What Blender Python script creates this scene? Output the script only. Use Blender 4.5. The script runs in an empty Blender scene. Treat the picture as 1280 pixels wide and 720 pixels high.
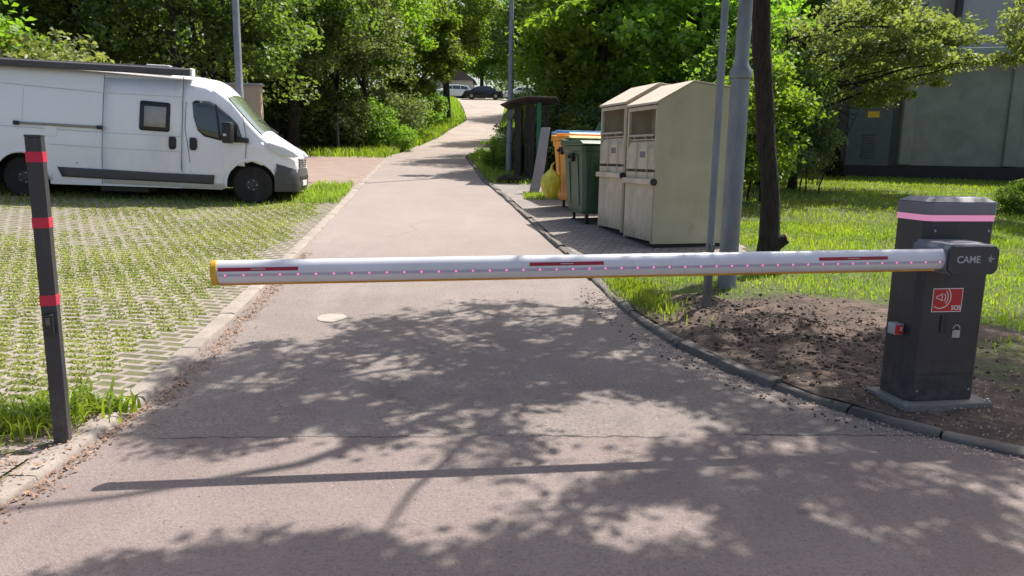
import bpy, bmesh, math, random
import numpy as np
from mathutils import Vector, Matrix

# ------------------------------------------------------------------ camera, sky, sun, exposure
SC = bpy.context.scene
COL = SC.collection
R = math.radians
FPX, CH, PIT, ROL = 924.0, 1.35, R(10.0), R(0.9)
cam = bpy.data.cameras.new('camera'); camo = bpy.data.objects.new('camera', cam); COL.objects.link(camo)
cam.sensor_width = 36.0; cam.lens = FPX / 1280 * 36; cam.clip_start = 0.05; cam.clip_end = 2000
CM = Matrix.Rotation(math.pi/2 - PIT, 3, 'X') @ Matrix.Rotation(ROL, 3, 'Z')
camo.matrix_world = Matrix.Translation((0, 0, CH)) @ CM.to_4x4()
SC.camera = camo

SUN_AZ, SUN_EL = R(42), R(58)
wd = bpy.data.worlds.new('World'); SC.world = wd; wd.use_nodes = True
nt = wd.node_tree; bg = nt.nodes['Background']
sk = nt.nodes.new('ShaderNodeTexSky'); sk.sky_type = 'NISHITA'; sk.sun_disc = False
sk.sun_elevation = SUN_EL; sk.sun_rotation = SUN_AZ; sk.air_density = 1.0; sk.dust_density = 4.0; sk.ozone_density = 1.0
nt.links.new(sk.outputs[0], bg.inputs[0]); bg.inputs[1].default_value = 0.115
sl = bpy.data.lights.new('sun', 'SUN'); sl.energy = 5.0; sl.angle = R(0.53); sl.color = (1.0, 0.945, 0.86)
so = bpy.data.objects.new('sun', sl); COL.objects.link(so)
SD = Vector((math.sin(SUN_AZ)*math.cos(SUN_EL), math.cos(SUN_AZ)*math.cos(SUN_EL), math.sin(SUN_EL)))
so.rotation_euler = SD.to_track_quat('Z', 'Y').to_euler(); so.location = (10, 12, 30)
SC.view_settings.view_transform = 'Standard'; SC.view_settings.look = 'None'
SC.view_settings.exposure = 0.76; SC.view_settings.gamma = 1.0; SC.view_settings.use_curve_mapping = False
SC.render.engine = 'CYCLES'
SC.cycles.max_bounces = 6; SC.cycles.transmission_bounces = 4; SC.cycles.transparent_max_bounces = 4
SC.cycles.use_denoising = True

random.seed(7); RNG = np.random.default_rng(7)

# ------------------------------------------------------------------ terrain profile
KY = np.array([-60,-10,0,4,7,10,13,15,20,28,35,50,65,80,88,95,130,500.])
KZ = np.array([-.1,-.02,0,0,.07,.20,.42,.59,.85,1.2,1.45,2.7,4.7,7.0,8.05,8.3,8.5,10.5])
_y = np.arange(-60, 500, .25); _z = np.interp(_y, KY, KZ)
_k = np.exp(-np.linspace(-2, 2, 25)**2); _k /= _k.sum()
_z = np.convolve(np.pad(_z, 12, 'edge'), _k, 'valid')
def T(y): return float(np.interp(y, _y, _z))
def TA(y): return np.interp(y, _y, _z)
def lat(x, y):
    a = min(1, max(0, (y-6)/5.5)); a = a*a*(3-2*a); b = 1-min(1, max(0, (y-17)/8))
    return .0385*min(10, max(0, -4.6-x))*a*b
LY = [-12,0,2.2,2.6,3.8,4.86,6.03,7.39,10.63,14.34,20,32,42,53,62,73,82,88,100]
LX = [-14,-2.9,-1.97,-1.93,-1.98,-2.11,-2.26,-2.44,-2.78,-3.11,-3.75,-5.2,-5.0,-4.67,-3.84,-4.9,-6,-7,-8]
RY = [-12,1.5,2.2,2.6,3.0,3.23,3.68,4.25,5.15,6.39,7.07,9.48,13.4,18.3,33,42.7,63,84,92,100]
RX = [16,8,5,3.6,2.75,2.38,1.93,1.54,1.15,.94,.88,.61,.02,-.77,-2.2,-1.5,-1.1,-1.0,1,3]
def smooth1(ys, xs):
    def f(y):
        s = .25 + .02*abs(y)
        return float(np.mean([np.interp(y + d*s, ys, xs) for d in (-1, -.5, 0, .5, 1)]))
    return f
xl = smooth1(LY, LX); xr = smooth1(RY, RX)

# ------------------------------------------------------------------ helpers
def tag(o, label=None, cat=None, group=None, kind=None):
    if label: o['label'] = label
    if cat: o['category'] = cat
    if group: o['group'] = group
    if kind: o['kind'] = kind
    return o
def empty(name, loc, rz=0, label=None, cat=None, group=None):
    o = bpy.data.objects.new(name, None); COL.objects.link(o); o.location = loc; o.rotation_euler = (0, 0, rz)
    o.empty_display_size = .2
    return tag(o, label, cat, group)
def mkobj(name, me, mt, parent=None):
    if mt: me.materials.append(mt)
    o = bpy.data.objects.new(name, me); COL.objects.link(o)
    if parent: o.parent = parent
    return o
def npmesh(name, V, Fs, smooth=False, attr=None):
    """V (n,3), Fs (m,k) equal sized faces"""
    me = bpy.data.meshes.new(name); V = np.asarray(V, np.float32); Fs = np.asarray(Fs, np.int32)
    me.vertices.add(len(V)); me.vertices.foreach_set('co', V.ravel())
    m, k = Fs.shape
    me.loops.add(m*k); me.loops.foreach_set('vertex_index', Fs.ravel())
    me.polygons.add(m); me.polygons.foreach_set('loop_start', np.arange(m, dtype=np.int32)*k)
    me.polygons.foreach_set('loop_total', np.full(m, k, np.int32))
    me.update(calc_edges=True)
    if smooth: me.polygons.foreach_set('use_smooth', np.ones(m, bool))
    if attr is not None:
        a = me.attributes.new('rnd', 'FLOAT', 'POINT'); a.data.foreach_set('value', np.asarray(attr, np.float32))
    return me

class MB:
    def __init__(s): s.bm = bmesh.new()
    def box(s, x0, x1, y0, y1, z0, z1, M=None, bev=0):
        vs = [s.bm.verts.new((x, y, z)) for x in (x0, x1) for y in (y0, y1) for z in (z0, z1)]
        fs = [s.bm.faces.new([vs[i] for i in f]) for f in ((0,1,3,2),(4,6,7,5),(0,4,5,1),(2,3,7,6),(0,2,6,4),(1,5,7,3))]
        if bev:
            es = list({e for f in fs for e in f.edges})
            r = bmesh.ops.bevel(s.bm, geom=es, offset=bev, segments=2, affect='EDGES', profile=.5)
            vs = list({v for f in r['faces'] for v in f.verts})
        if M is not None: bmesh.ops.transform(s.bm, matrix=M, verts=[v for v in vs if v.is_valid])
        return s
    def prism(s, pts, fa, fb, cap=True):
        """pts: list of 2D, fa/fb map (a,b)->3D for both ends"""
        A = [s.bm.verts.new(fa(*p)) for p in pts]; B = [s.bm.verts.new(fb(*p)) for p in pts]; n = len(pts)
        if cap: s.bm.faces.new(A[::-1]); s.bm.faces.new(B)
        for i in range(n): s.bm.faces.new((A[i], A[(i+1) % n], B[(i+1) % n], B[i]))
        return s
    def tube(s, pts, rads, n=10, cap=True):
        rings = []; pts = [Vector(p) for p in pts]
        if not hasattr(rads, '__len__'): rads = [rads]*len(pts)
        for i, p in enumerate(pts):
            d = (pts[min(i+1, len(pts)-1)] - pts[max(i-1, 0)]).normalized()
            a = d.orthogonal().normalized() if i == 0 else (rings_a - d*rings_a.dot(d)).normalized()
            rings_a = a; b = d.cross(a)
            rings.append([s.bm.verts.new(p + (a*math.cos(2*math.pi*k/n) + b*math.sin(2*math.pi*k/n))*rads[i]) for k in range(n)])
        for i in range(len(rings)-1):
            for k in range(n):
                s.bm.faces.new((rings[i][k], rings[i][(k+1) % n], rings[i+1][(k+1) % n], rings[i+1][k]))
        if cap and n > 2: s.bm.faces.new(rings[0][::-1]); s.bm.faces.new(rings[-1])
        return s
    def lathe(s, prof, M, n=24):
        """prof list of (r, h) about local Z"""
        rings = []
        for r, h in prof: rings.append([s.bm.verts.new(M @ Vector((r*math.cos(2*math.pi*k/n), r*math.sin(2*math.pi*k/n), h))) for k in range(n)])
        for i in range(len(rings)-1):
            for k in range(n): s.bm.faces.new((rings[i][k], rings[i][(k+1) % n], rings[i+1][(k+1) % n], rings[i+1][k]))
        s.bm.faces.new(rings[0][::-1]); s.bm.faces.new(rings[-1])
        return s
    def build(s, name, mt, parent=None, smooth=False, bevel=0, seg=2, thick=0):
        bmesh.ops.recalc_face_normals(s.bm, faces=s.bm.faces[:])
        me = bpy.data.meshes.new(name); s.bm.to_mesh(me); s.bm.free()
        if smooth:
            me.polygons.foreach_set('use_smooth', [True]*len(me.polygons))
            try: me.set_sharp_from_angle(angle=R(40))
            except Exception: pass
        o = mkobj(name, me, mt, parent)
        if thick:
            m = o.modifiers.new('s', 'SOLIDIFY'); m.thickness = thick; m.offset = 0
        if bevel:
            m = o.modifiers.new('b', 'BEVEL'); m.width = bevel; m.segments = seg; m.limit_method = 'ANGLE'; m.angle_limit = R(35)
        return o

# ------------------------------------------------------------------ materials
class NT:
    def __init__(s, name):
        s.m = bpy.data.materials.new(name); s.m.use_nodes = True; s.t = s.m.node_tree; s.t.nodes.clear()
        s.out = s.t.nodes.new('ShaderNodeOutputMaterial')
    def n(s, ty, ins=None, **kw):
        nd = s.t.nodes.new('ShaderNode' + ty)
        for k, v in kw.items(): setattr(nd, k, v)
        for k, v in (ins or {}).items(): s.set(nd.inputs[k], v)
        return nd
    def set(s, inp, v):
        if isinstance(v, bpy.types.NodeSocket): s.t.links.new(v, inp)
        elif isinstance(v, bpy.types.Node): s.t.links.new(v.outputs[0], inp)
        else:
            if hasattr(inp.default_value, '__len__') and len(inp.default_value) == 4 and len(v) == 3: v = (*v, 1)
            inp.default_value = v
    def co(s, scale=(1, 1, 1), rot=(0, 0, 0), obj=True):
        tc = s.n('TexCoord') if obj else None
        src = tc.outputs['Object'] if obj else s.n('NewGeometry').outputs['Position']
        return s.n('Mapping', {0: src, 'Scale': scale, 'Rotation': rot}).outputs[0]
    def noise(s, co, sc, det=4, rough=.6): return s.n('TexNoise', {'Vector': co, 'Scale': sc, 'Detail': det, 'Roughness': rough}).outputs[0]
    def ramp(s, f, stops):
        r = s.n('ValToRGB', {0: f}); e = r.color_ramp.elements
        while len(e) < len(stops): e.new(.5)
        for i, (p, c) in enumerate(stops):
            e[i].position = p; e[i].color = (*c, 1) if len(c) == 3 else c
        return r.outputs[0]
    def mix(s, f, a, b, bt='MIX'):
        m = s.n('Mix', data_type='RGBA', blend_type=bt)
        s.set(m.inputs[0], f); s.set(m.inputs[6], a); s.set(m.inputs[7], b); return m.outputs[2]
    def math(s, op, a, b=0.0, c=None, clamp=False):
        m = s.n('Math', {0: a, 1: b}, operation=op); m.use_clamp = clamp
        if c is not None: s.set(m.inputs[2], c)
        return m.outputs[0]
    def smooth(s, f, a, b): 
        return s.n('MapRange', {0: f, 1: a, 2: b, 3: 0.0, 4: 1.0}, interpolation_type='SMOOTHSTEP').outputs[0]
    def bsdf(s, col, rough=.8, metal=0, bump=None, bs=.3, bd=.01, **kw):
        p = s.n('BsdfPrincipled', {'Base Color': col, 'Roughness': rough, 'Metallic': metal})
        for k, v in kw.items(): s.set(p.inputs[k.replace('_', ' ')], v)
        if bump is not None:
            b = s.n('Bump', {'Height': bump, 'Strength': bs, 'Distance': bd}); s.t.links.new(b.outputs[0], p.inputs['Normal'])
        s.t.links.new(p.outputs[0], s.out.inputs[0]); return p

def c3(h): return tuple(h)
def plain(name, col, rough=.6, metal=0, var=.12, sc=8, bump=0, grime=0, gcol=(.12, .1, .08), **kw):
    t = NT(name); co = t.co(); n1 = t.noise(co, sc, 5)
    lo = tuple(max(0, c*(1-var*1.6)) for c in col); hi = tuple(min(1, c*(1+var)) for c in col)
    c = t.ramp(n1, [(.3, lo), (.7, hi)])
    if grime:
        g = t.noise(t.co((1, 1, .35)), sc*.6, 7, .75); c = t.mix(t.math('MULTIPLY', t.smooth(g, .52, .75), grime), c, gcol)
    t.bsdf(c, rough, metal, bump=t.noise(co, sc*12, 3) if bump else None, bs=bump, **kw); return t.m
def worn(name, col, dust=(.16, .14, .12), amt=.35, rough=.45, rust=0.0):
    t = NT(name); co = t.co(); z = t.n('SeparateXYZ', {0: co}).outputs[2]
    c = t.ramp(t.noise(co, 4, 6), [(.3, tuple(x*.8 for x in col)), (.7, tuple(x*1.2 for x in col))])
    streak = t.smooth(t.noise(t.co((6, 6, .7)), 5, 6, .7), .5, .75)
    low = t.smooth(z, .35, .0)
    splash = t.math('MULTIPLY', low, t.smooth(t.noise(co, 14, 7, .75), .35, .7))
    sc = t.smooth(t.noise(t.co((1, 1, 9)), 16, 2, .5), .70, .74)
    f = t.math('ADD', t.math('MULTIPLY', streak, amt*.5), t.math('MULTIPLY', splash, amt*1.6), clamp=True)
    c = t.mix(f, c, dust); c = t.mix(t.math('MULTIPLY', sc, .35), c, tuple(min(1, x*2.2+.04) for x in col))
    if rust: c = t.mix(t.math('MULTIPLY', t.smooth(t.noise(co, 9, 8, .8), .62, .72), rust), c, (.16, .06, .025))
    t.bsdf(c, rough, bump=t.noise(co, 90, 2), bs=.06); return t.m
def emis(name, col, e):
    t = NT(name); p = t.bsdf(col, .4); t.set(p.inputs['Emission Color'], col); p.inputs['Emission Strength'].default_value = e; return t.m
def leafmat(name, dark, light, trans=.45, tr=None):
    t = NT(name); a = t.n('Attribute', attribute_name='rnd').outputs['Fac']
    oi = t.n('ObjectInfo').outputs['Random']
    c = t.ramp(a, [(0, dark), (1, light)])
    c = t.n('HueSaturation', {'Color': c, 'Hue': t.math('MULTIPLY_ADD', oi, .03, .485), 'Saturation': 1.0, 'Value': t.math('MULTIPLY_ADD', oi, .3, .85)}).outputs[0]
    tc = t.mix(1.0, c, tr or (1.5, 1.7, .55), 'MULTIPLY')
    d = t.n('BsdfDiffuse', {'Color': c}); tl = t.n('BsdfTranslucent', {'Color': tc}); g = t.n('BsdfGlossy', {'Color': (.8, .85, .8), 'Roughness': .5})
    m = t.n('MixShader', {0: trans, 1: d, 2: tl}); m2 = t.n('MixShader', {0: .035, 1: m, 2: g})
    t.t.links.new(m2.outputs[0], t.out.inputs[0]); return t.m

# road asphalt
def mat_road():
    t = NT('asphalt'); co = t.co(obj=False); xyz = t.n('SeparateXYZ', {0: co}); X, Y = xyz.outputs[0], xyz.outputs[1]
    big = t.noise(co, .55, 5, .6); mid = t.noise(co, 3.2, 5, .65); fine = t.noise(co, 55, 3, .7); agg = t.n('TexVoronoi', {'Vector': co, 'Scale': 130.0}).outputs[0]
    c = t.ramp(big, [(.3, (.152, .126, .116)), (.7, (.225, .190, .172))])
    c = t.mix(t.math('MULTIPLY', t.smooth(mid, .4, .75), .4), c, (.265, .222, .205))
    c = t.mix(t.math('MULTIPLY', t.smooth(fine, .48, .66), .6), c, (.08, .068, .064))
    sp = t.noise(co, 95, 2, .5); c = t.mix(t.math('MULTIPLY', t.smooth(sp, .60, .70), .38), c, (.46, .41, .385))
    # near asphalt apron older and redder in front of joint ; joint crack at y ~ 3.42
    wob = t.math('MULTIPLY_ADD', t.noise(co, 2.5, 6, .7), .16, -.08)
    yy = t.math('ADD', Y, wob); yj = t.math('ADD', yy, t.math('MULTIPLY', X, -.05))
    ap = t.smooth(yj, 3.52, 3.40); c = t.mix(t.math('MULTIPLY', ap, .30), c, (.205, .15, .14))
    dj = t.math('ABSOLUTE', t.math('SUBTRACT', yj, 3.44)); cr = t.smooth(dj, .012, .002)
    cr = t.math('MULTIPLY', cr, t.smooth(t.noise(co, 1.7, 3), .38, .5))
    # second crack along a distorted voronoi network, far field
    wv = t.n('VectorMath', {0: co, 1: t.n('TexNoise', {'Vector': co, 'Scale': 1.5, 'Detail': 5.0}).outputs[1]}, operation='ADD').outputs[0]
    v = t.n('TexVoronoi', {'Vector': wv, 'Scale': .33}, feature='DISTANCE_TO_EDGE').outputs[0]
    c2 = t.math('MULTIPLY', t.smooth(v, .0045, .001), t.smooth(t.noise(co, .6, 2), .50, .62))
    crk = t.math('MAXIMUM', cr, c2)
    c = t.mix(t.math('MULTIPLY', crk, .8), c, (.045, .038, .034))
    # darker oily / worn marks
    st = t.smooth(t.noise(co, 1.1, 6, .7), .6, .75); c = t.mix(t.math('MULTIPLY', st, .4), c, (.10, .083, .08))
    s3 = t.smooth(t.noise(t.co((1.0, .18, 1), obj=False), 2.6, 5, .6), .5, .7); c = t.mix(t.math('MULTIPLY', s3, .22), c, (.30, .26, .24))
    sp2 = t.n('TexVoronoi', {'Vector': co, 'Scale': 2.3}).outputs[0]; c = t.mix(t.math('MULTIPLY', t.smooth(sp2, .09, .03), .5), c, (.07, .06, .058))
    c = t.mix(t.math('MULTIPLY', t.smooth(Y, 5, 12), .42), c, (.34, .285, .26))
    # dirt road beyond
    far = t.smooth(Y, 33, 46); c = t.mix(far, c, t.ramp(t.noise(co, .8, 6), [(.3, (.25, .205, .175)), (.7, (.36, .305, .265))]))
    # leaf debris tint at the left gutter
    h = t.math('ADD', t.math('MULTIPLY', agg, .5), t.math('MULTIPLY', fine, .9)); h = t.math('SUBTRACT', h, t.math('MULTIPLY', crk, 2.0))
    t.bsdf(c, .85, bump=h, bs=.55, bd=.007, Specular_IOR_Level=.3); return t.m
def mat_concrete(name, a, b, bs=.4):
    t = NT(name); co = t.co(obj=False)
    c = t.ramp(t.noise(co, 2.2, 6, .65), [(.3, a), (.7, b)])
    c = t.mix(t.math('MULTIPLY', t.smooth(t.noise(co, 40, 3), .5, .75), .35), c, tuple(x*.45 for x in a))
    t.bsdf(c, .9, bump=t.noise(co, 60, 5, .7), bs=bs, bd=.008); return t.m
PAV_ROT = R(12)
def mat_paver():
    t = NT('grass_paver'); co = t.co(rot=(0, 0, PAV_ROT), obj=False)
    br = t.n('TexBrick', {'Vector': co, 'Color1': (1, 1, 1, 1), 'Color2': (1, 1, 1, 1), 'Scale': 1.0, 'Mortar Size': .021, 'Mortar Smooth': .15, 'Brick Width': .2, 'Row Height': .105})
    mort = br.outputs['Fac']
    cc = t.ramp(t.noise(co, 5, 6, .7), [(.3, (.19, .16, .14)), (.7, (.32, .275, .245))])
    dirt = t.ramp(t.noise(co, 14, 5), [(.3, (.06, .056, .03)), (.7, (.14, .14, .06))])
    nn = t.smooth(t.noise(co, 16, 5, .7), .42, .62)
    c = t.mix(t.math('MAXIMUM', t.math('SUBTRACT', mort, t.math('MULTIPLY', nn, .25)), 0.0), dirt, cc)
    t.bsdf(c, .92, bump=t.math('ADD', t.math('MULTIPLY', mort, 1.0), t.math('MULTIPLY', t.noise(co, 50, 4), .4)), bs=.7, bd=.02); return t.m
def mat_brickpad():
    t = NT('paving'); co = t.co(rot=(0, 0, R(15)), obj=False)
    br = t.n('TexBrick', {'Vector': co, 'Color1': (.2, .175, .16, 1), 'Color2': (.27, .24, .22, 1), 'Mortar': (.06, .05, .045, 1), 'Scale': 1.0, 'Mortar Size': .006, 'Brick Width': .2, 'Row Height': .1})
    c = t.mix(t.math('MULTIPLY', t.smooth(t.noise(co, 2.5, 6, .7), .45, .7), .5), br.outputs[0], (.12, .1, .085))
    t.bsdf(c, .9, bump=t.math('MULTIPLY', br.outputs['Fac'], -1.0), bs=.5, bd=.01); return t.m
def mat_verge():
    t = NT('soil'); co = t.co(obj=False)
    g = t.n('Attribute', attribute_name='rnd').outputs['Fac']
    n = t.noise(co, 7, 8, .75); n2 = t.noise(co, 45, 4, .7)
    soil = t.ramp(n, [(.3, (.042, .028, .022)), (.5, (.12, .082, .064)), (.72, (.27, .195, .155))])
    big = t.smooth(t.noise(co, 1.6, 5, .7), .42, .62); soil = t.mix(t.math('MULTIPLY', big, .45), soil, (.05, .036, .028))
    soil = t.mix(t.math('MULTIPLY', t.smooth(n2, .6, .72), .6), soil, (.32, .25, .21))
    grass = t.ramp(t.noise(co, 9, 6), [(.3, (.05, .065, .02)), (.7, (.12, .15, .04))])
    m = t.smooth(t.math('ADD', g, t.math('MULTIPLY_ADD', n, .8, -.4)), .4, .6)
    t.bsdf(t.mix(m, soil, grass), .95, bump=t.math('ADD', n, t.math('MULTIPLY', n2, .5)), bs=1.0, bd=.05); return t.m
def mat_ground():
    t = NT('undergrowth_ground'); co = t.co(obj=False)
    t.bsdf(t.ramp(t.noise(co, 1.5, 8, .7), [(.3, (.035, .035, .018)), (.55, (.06, .075, .025)), (.75, (.13, .11, .07))]), .95, bump=t.noise(co, 12, 6), bs=1, bd=.05); return t.m
def mat_galv(name='galvanised_steel', base=(.22, .235, .26)):
    t = NT(name); co = t.co()
    v = t.n('TexVoronoi', {'Vector': co, 'Scale': 45.0}).outputs[1]
    c = t.mix(.08, t.ramp(t.noise(t.co((1, 1, .3)), 9, 6), [(.3, tuple(x*.75 for x in base)), (.7, tuple(min(1, x*1.2) for x in base))]), v, 'SOFT_LIGHT')
    t.bsdf(c, .5, .35, bump=t.noise(co, 60, 3), bs=.08); return t.m
def mat_bark(name='bark', a=(.035, .027, .022), b=(.12, .095, .075)):
    t = NT(name); co = t.co((1, 1, .22))
    n = t.noise(co, 30, 7, .7); v = t.n('TexVoronoi', {'Vector': co, 'Scale': 28.0}, feature='DISTANCE_TO_EDGE').outputs[0]
    t.bsdf(t.ramp(n, [(.3, a), (.7, b)]), .95, bump=t.math('ADD', n, t.math('MULTIPLY', v, 2.0)), bs=1, bd=.03); return t.m
def mat_glass(name, col=(.02, .025, .025), rough=.03):
    t = NT(name); t.bsdf(t.ramp(t.noise(t.co(), 3, 3), [(.3, col), (.7, tuple(x*1.3 for x in col))]), rough, 0, Specular_IOR_Level=.9, Coat_Weight=.5); return t.m

M = dict(
 road=mat_road(), kerb=mat_concrete('kerb_concrete', (.20, .172, .15), (.33, .285, .25), .6), kerb2=mat_concrete('old_kerb', (.07, .063, .056), (.20, .18, .16), 1.2),
 slab=mat_concrete('plinth_concrete', (.12, .115, .105), (.24, .225, .21), .8),
 paver=mat_paver(), pad=mat_brickpad(), verge=mat_verge(), ground=mat_ground(), galv=mat_galv(), galv2=mat_galv('old_steel', (.15, .155, .155)),
 side=mat_concrete('red_asphalt', (.19, .135, .115), (.29, .215, .18)),
 bark=mat_bark('bark', (.014, .011, .009), (.06, .047, .038)), bark2=mat_bark('grey_bark', (.05, .042, .035), (.17, .145, .12)),
 vanwhite=plain('van_paint', (.80, .81, .84), .28, var=.02, sc=1.2, grime=.35, gcol=(.48, .44, .38), Coat_Weight=.4),
 black=plain('black_plastic', (.018, .018, .02), .5), dgrey=plain('grey_plastic', (.06, .062, .068), .55, var=.1), tyre=plain('tyre_rubber', (.02, .019, .018), .9, var=.2, grime=.3, gcol=(.09, .08, .07)),
 rim=plain('steel_rim', (.035, .035, .037), .6, var=.2), glass=mat_glass('dark_glass'), wglass=mat_glass('windscreen_glass', (.12, .14, .11), .05), blind=plain('window_blind', (.32, .32, .31), .6, var=.06),
 lamp=plain('headlamp_lens', (.62, .66, .70), .12, var=.05, sc=14, Coat_Weight=1), plate=plain('number_plate', (.75, .75, .73), .4), awn=plain('awning_case', (.07, .065, .068), .5, var=.15, sc=3), rail=plain('sliding_rail', (.25, .25, .21), .5),
 anth=worn('anthracite_paint', (.027, .030, .038), (.12, .105, .09), .42, .42), lgrey=plain('grey_cover', (.15, .158, .185), .45, var=.06, grime=.12, gcol=(.2, .2, .2)),
 post=worn('post_paint', (.030, .031, .035), (.13, .115, .10), .5, .5),
 red=plain('red_tape', (.52, .012, .05), .38, var=.08), dred=plain('dark_red_strip', (.30, .006, .03), .35, var=.1), alu=plain('white_boom_paint', (.62, .625, .66), .34, var=.05, sc=3, grime=.45, gcol=(.40, .38, .35), Coat_Weight=.2),
 groove=plain('led_strip_cover', (.42, .40, .52), .3, var=.05), rubber=plain('amber_edge', (.55, .26, .015), .45, var=.15), endcap=plain('amber_cap', (.62, .36, .02), .4, var=.15),
 led=emis('pink_led', (.9, .2, .45), .5), ledband=emis('pink_light_ring', (.85, .32, .52), .22), sredd=plain('sticker_red', (.48, .008, .02), .35, var=.05), white=plain('white_print', (.8, .8, .8), .5, var=.02), print=plain('pale_print', (.36, .37, .4), .4, var=.03), silver=plain('key_plate', (.4, .41, .42), .35, .5),
 cream=worn('cream_steel', (.52, .46, .35), (.27, .22, .165), .9, .5, .5), creamd=plain('cream_side_panel', (.48, .425, .305), .55, var=.08, sc=2.5, grime=.55, gcol=(.16, .15, .12), bump=.05), creamr=plain('cream_roof', (.50, .42, .34), .6, var=.1, sc=3, grime=.5, gcol=(.28, .22, .17)),
 bgreen=worn('green_plastic', (.035, .085, .045), (.12, .13, .10), .5), byel=worn('yellow_plastic', (.68, .28, .015), (.33, .2, .08), .5), bblue=plain('blue_plastic', (.12, .26, .46), .45, var=.1, grime=.3, gcol=(.25, .3, .35)),
 bag=None, wood=plain('dark_boards', (.028, .022, .018), .8, var=.3, sc=10, bump=.3), gpaint=plain('green_paint', (.02, .13, .075), .6, var=.15), felt=plain('roofing_felt', (.14, .12, .11), .9, var=.2, sc=4, bump=.3), board=plain('weathered_board', (.33, .29, .28), .85, var=.12, sc=5, bump=.2),
 wall=mat_concrete('render_wall', (.22, .215, .19), (.32, .31, .275), .3), wallg=mat_concrete('darkened_render', (.05, .05, .05), (.08, .08, .08), .2), plinth=plain('bitumen_plinth', (.012, .012, .016), .6), roofc=mat_concrete('roof_concrete', (.25, .28, .28), (.33, .36, .35), .3),
 doorm=plain('grey_door', (.085, .095, .105), .5), yel=plain('warning_yellow', (.75, .42, .03), .5), block=mat_concrete('grey_facade', (.38, .37, .37), (.44, .43, .43), .1), beige=mat_concrete('beige_facade', (.42, .34, .24), (.5, .42, .3), .1), bluew=mat_concrete('blue_base', (.25, .29, .36), (.31, .35, .42), .1),
 housew=mat_concrete('white_facade', (.55, .53, .50), (.66, .64, .6), .1), rooft=plain('roof_tiles', (.12, .1, .1), .8),
 carw=plain('white_car_paint', (.78, .8, .82), .25, var=.02, Coat_Weight=.5), card=plain('dark_car_paint', (.018, .016, .035), .22, var=.05, Coat_Weight=.6), cars=plain('silver_car_paint', (.5, .54, .56), .3, .4, var=.03),
 tail=plain('lamp_red', (.4, .02, .02), .3),
 clod=plain('clods', (.10, .072, .055), .95, var=.4, sc=20), petal=plain('pale_litter', (.42, .34, .28), .8, var=.2, sc=30), dead=plain('dead_leaves', (.27, .165, .11), .85, var=.45, sc=25), whitep=plain('paint_spot', (.34, .30, .27), .8, var=.2, sc=20, bump=.3), cutwood=plain('cut_wood', (.30, .19, .11), .8, var=.3, sc=15),
 l1=leafmat('leaf_mid', (.085, .135, .028), (.20, .28, .06), .53), l2=leafmat('leaf_dark', (.055, .095, .028), (.15, .21, .055), .52), l3=leafmat('leaf_bright', (.11, .19, .025), (.22, .33, .05), .52), l4=leafmat('leaf_silver', (.10, .13, .06), (.22, .26, .13), .4), l5=leafmat('leaf_olive', (.12, .15, .05), (.28, .31, .12), .46, (1.3, 1.35, .6)),  # leaf_dark is lightened a little to stand in for haze
 conif=leafmat('needle_dark', (.012, .03, .016), (.03, .06, .025), .15), grass=leafmat('grass_blade', (.13, .20, .022), (.30, .38, .06), .52, (1.5, 1.6, .5)), tuft=leafmat('paver_grass', (.17, .21, .05), (.40, .42, .15), .45, (1.3, 1.4, .6)),
)
def mat_bag():
    t = NT('yellow_bag'); c = t.ramp(t.noise(t.co(), 9, 5), [(.3, (.70, .62, .04)), (.7, (.85, .80, .16))])
    d = t.n('BsdfPrincipled', {'Base Color': c, 'Roughness': .35}); tl = t.n('BsdfTranslucent', {'Color': c})
    b = t.n('Bump', {'Height': t.noise(t.co(), 14, 3), 'Strength': .8, 'Distance': .03}); t.t.links.new(b.outputs[0], d.inputs['Normal'])
    t.t.links.new(t.n('MixShader', {0: .35, 1: d, 2: tl}).outputs[0], t.out.inputs[0]); return t.m
M['bag'] = mat_bag()

# ------------------------------------------------------------------ ground sheets
def yrange(y0, y1):
    ys = [y0]; 
    while ys[-1] < y1:
        ys.append(min(y1, ys[-1] + (.12 if -1 < ys[-1] < 9 else .25 if ys[-1] < 22 else 1.0 if ys[-1] < 100 else 10)))
    return ys
def strip(name, fl, fr, y0, y1, dz, nx, mt, kind='structure', zf=None, attrf=None, ys=None):
    ys = ys or yrange(y0, y1); V = []; A = []
    for y in ys:
        a, b = fl(y), fr(y)
        for i in range(nx+1):
            x = a + (b-a)*i/nx; z = T(y) + lat(x, y) + dz + (zf(x, y) if zf else 0)
            V.append((x, y, z)); A.append(attrf(x, y) if attrf else 0)
    n = nx+1; Fs = [(j*n+i, j*n+i+1, (j+1)*n+i+1, (j+1)*n+i) for j in range(len(ys)-1) for i in range(nx)]
    o = mkobj(name, npmesh(name, V, Fs, True, A), mt); tag(o, kind=kind); return o
def bank(x, y):      # rises away from the road left and right, only far up the lane
    d = max(0, (xl(y) - x) - 1.5) if x < 0 else 0
    k = min(1, max(0, (y-30)/10))
    return k*min(3.0, d*.10) 
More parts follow.
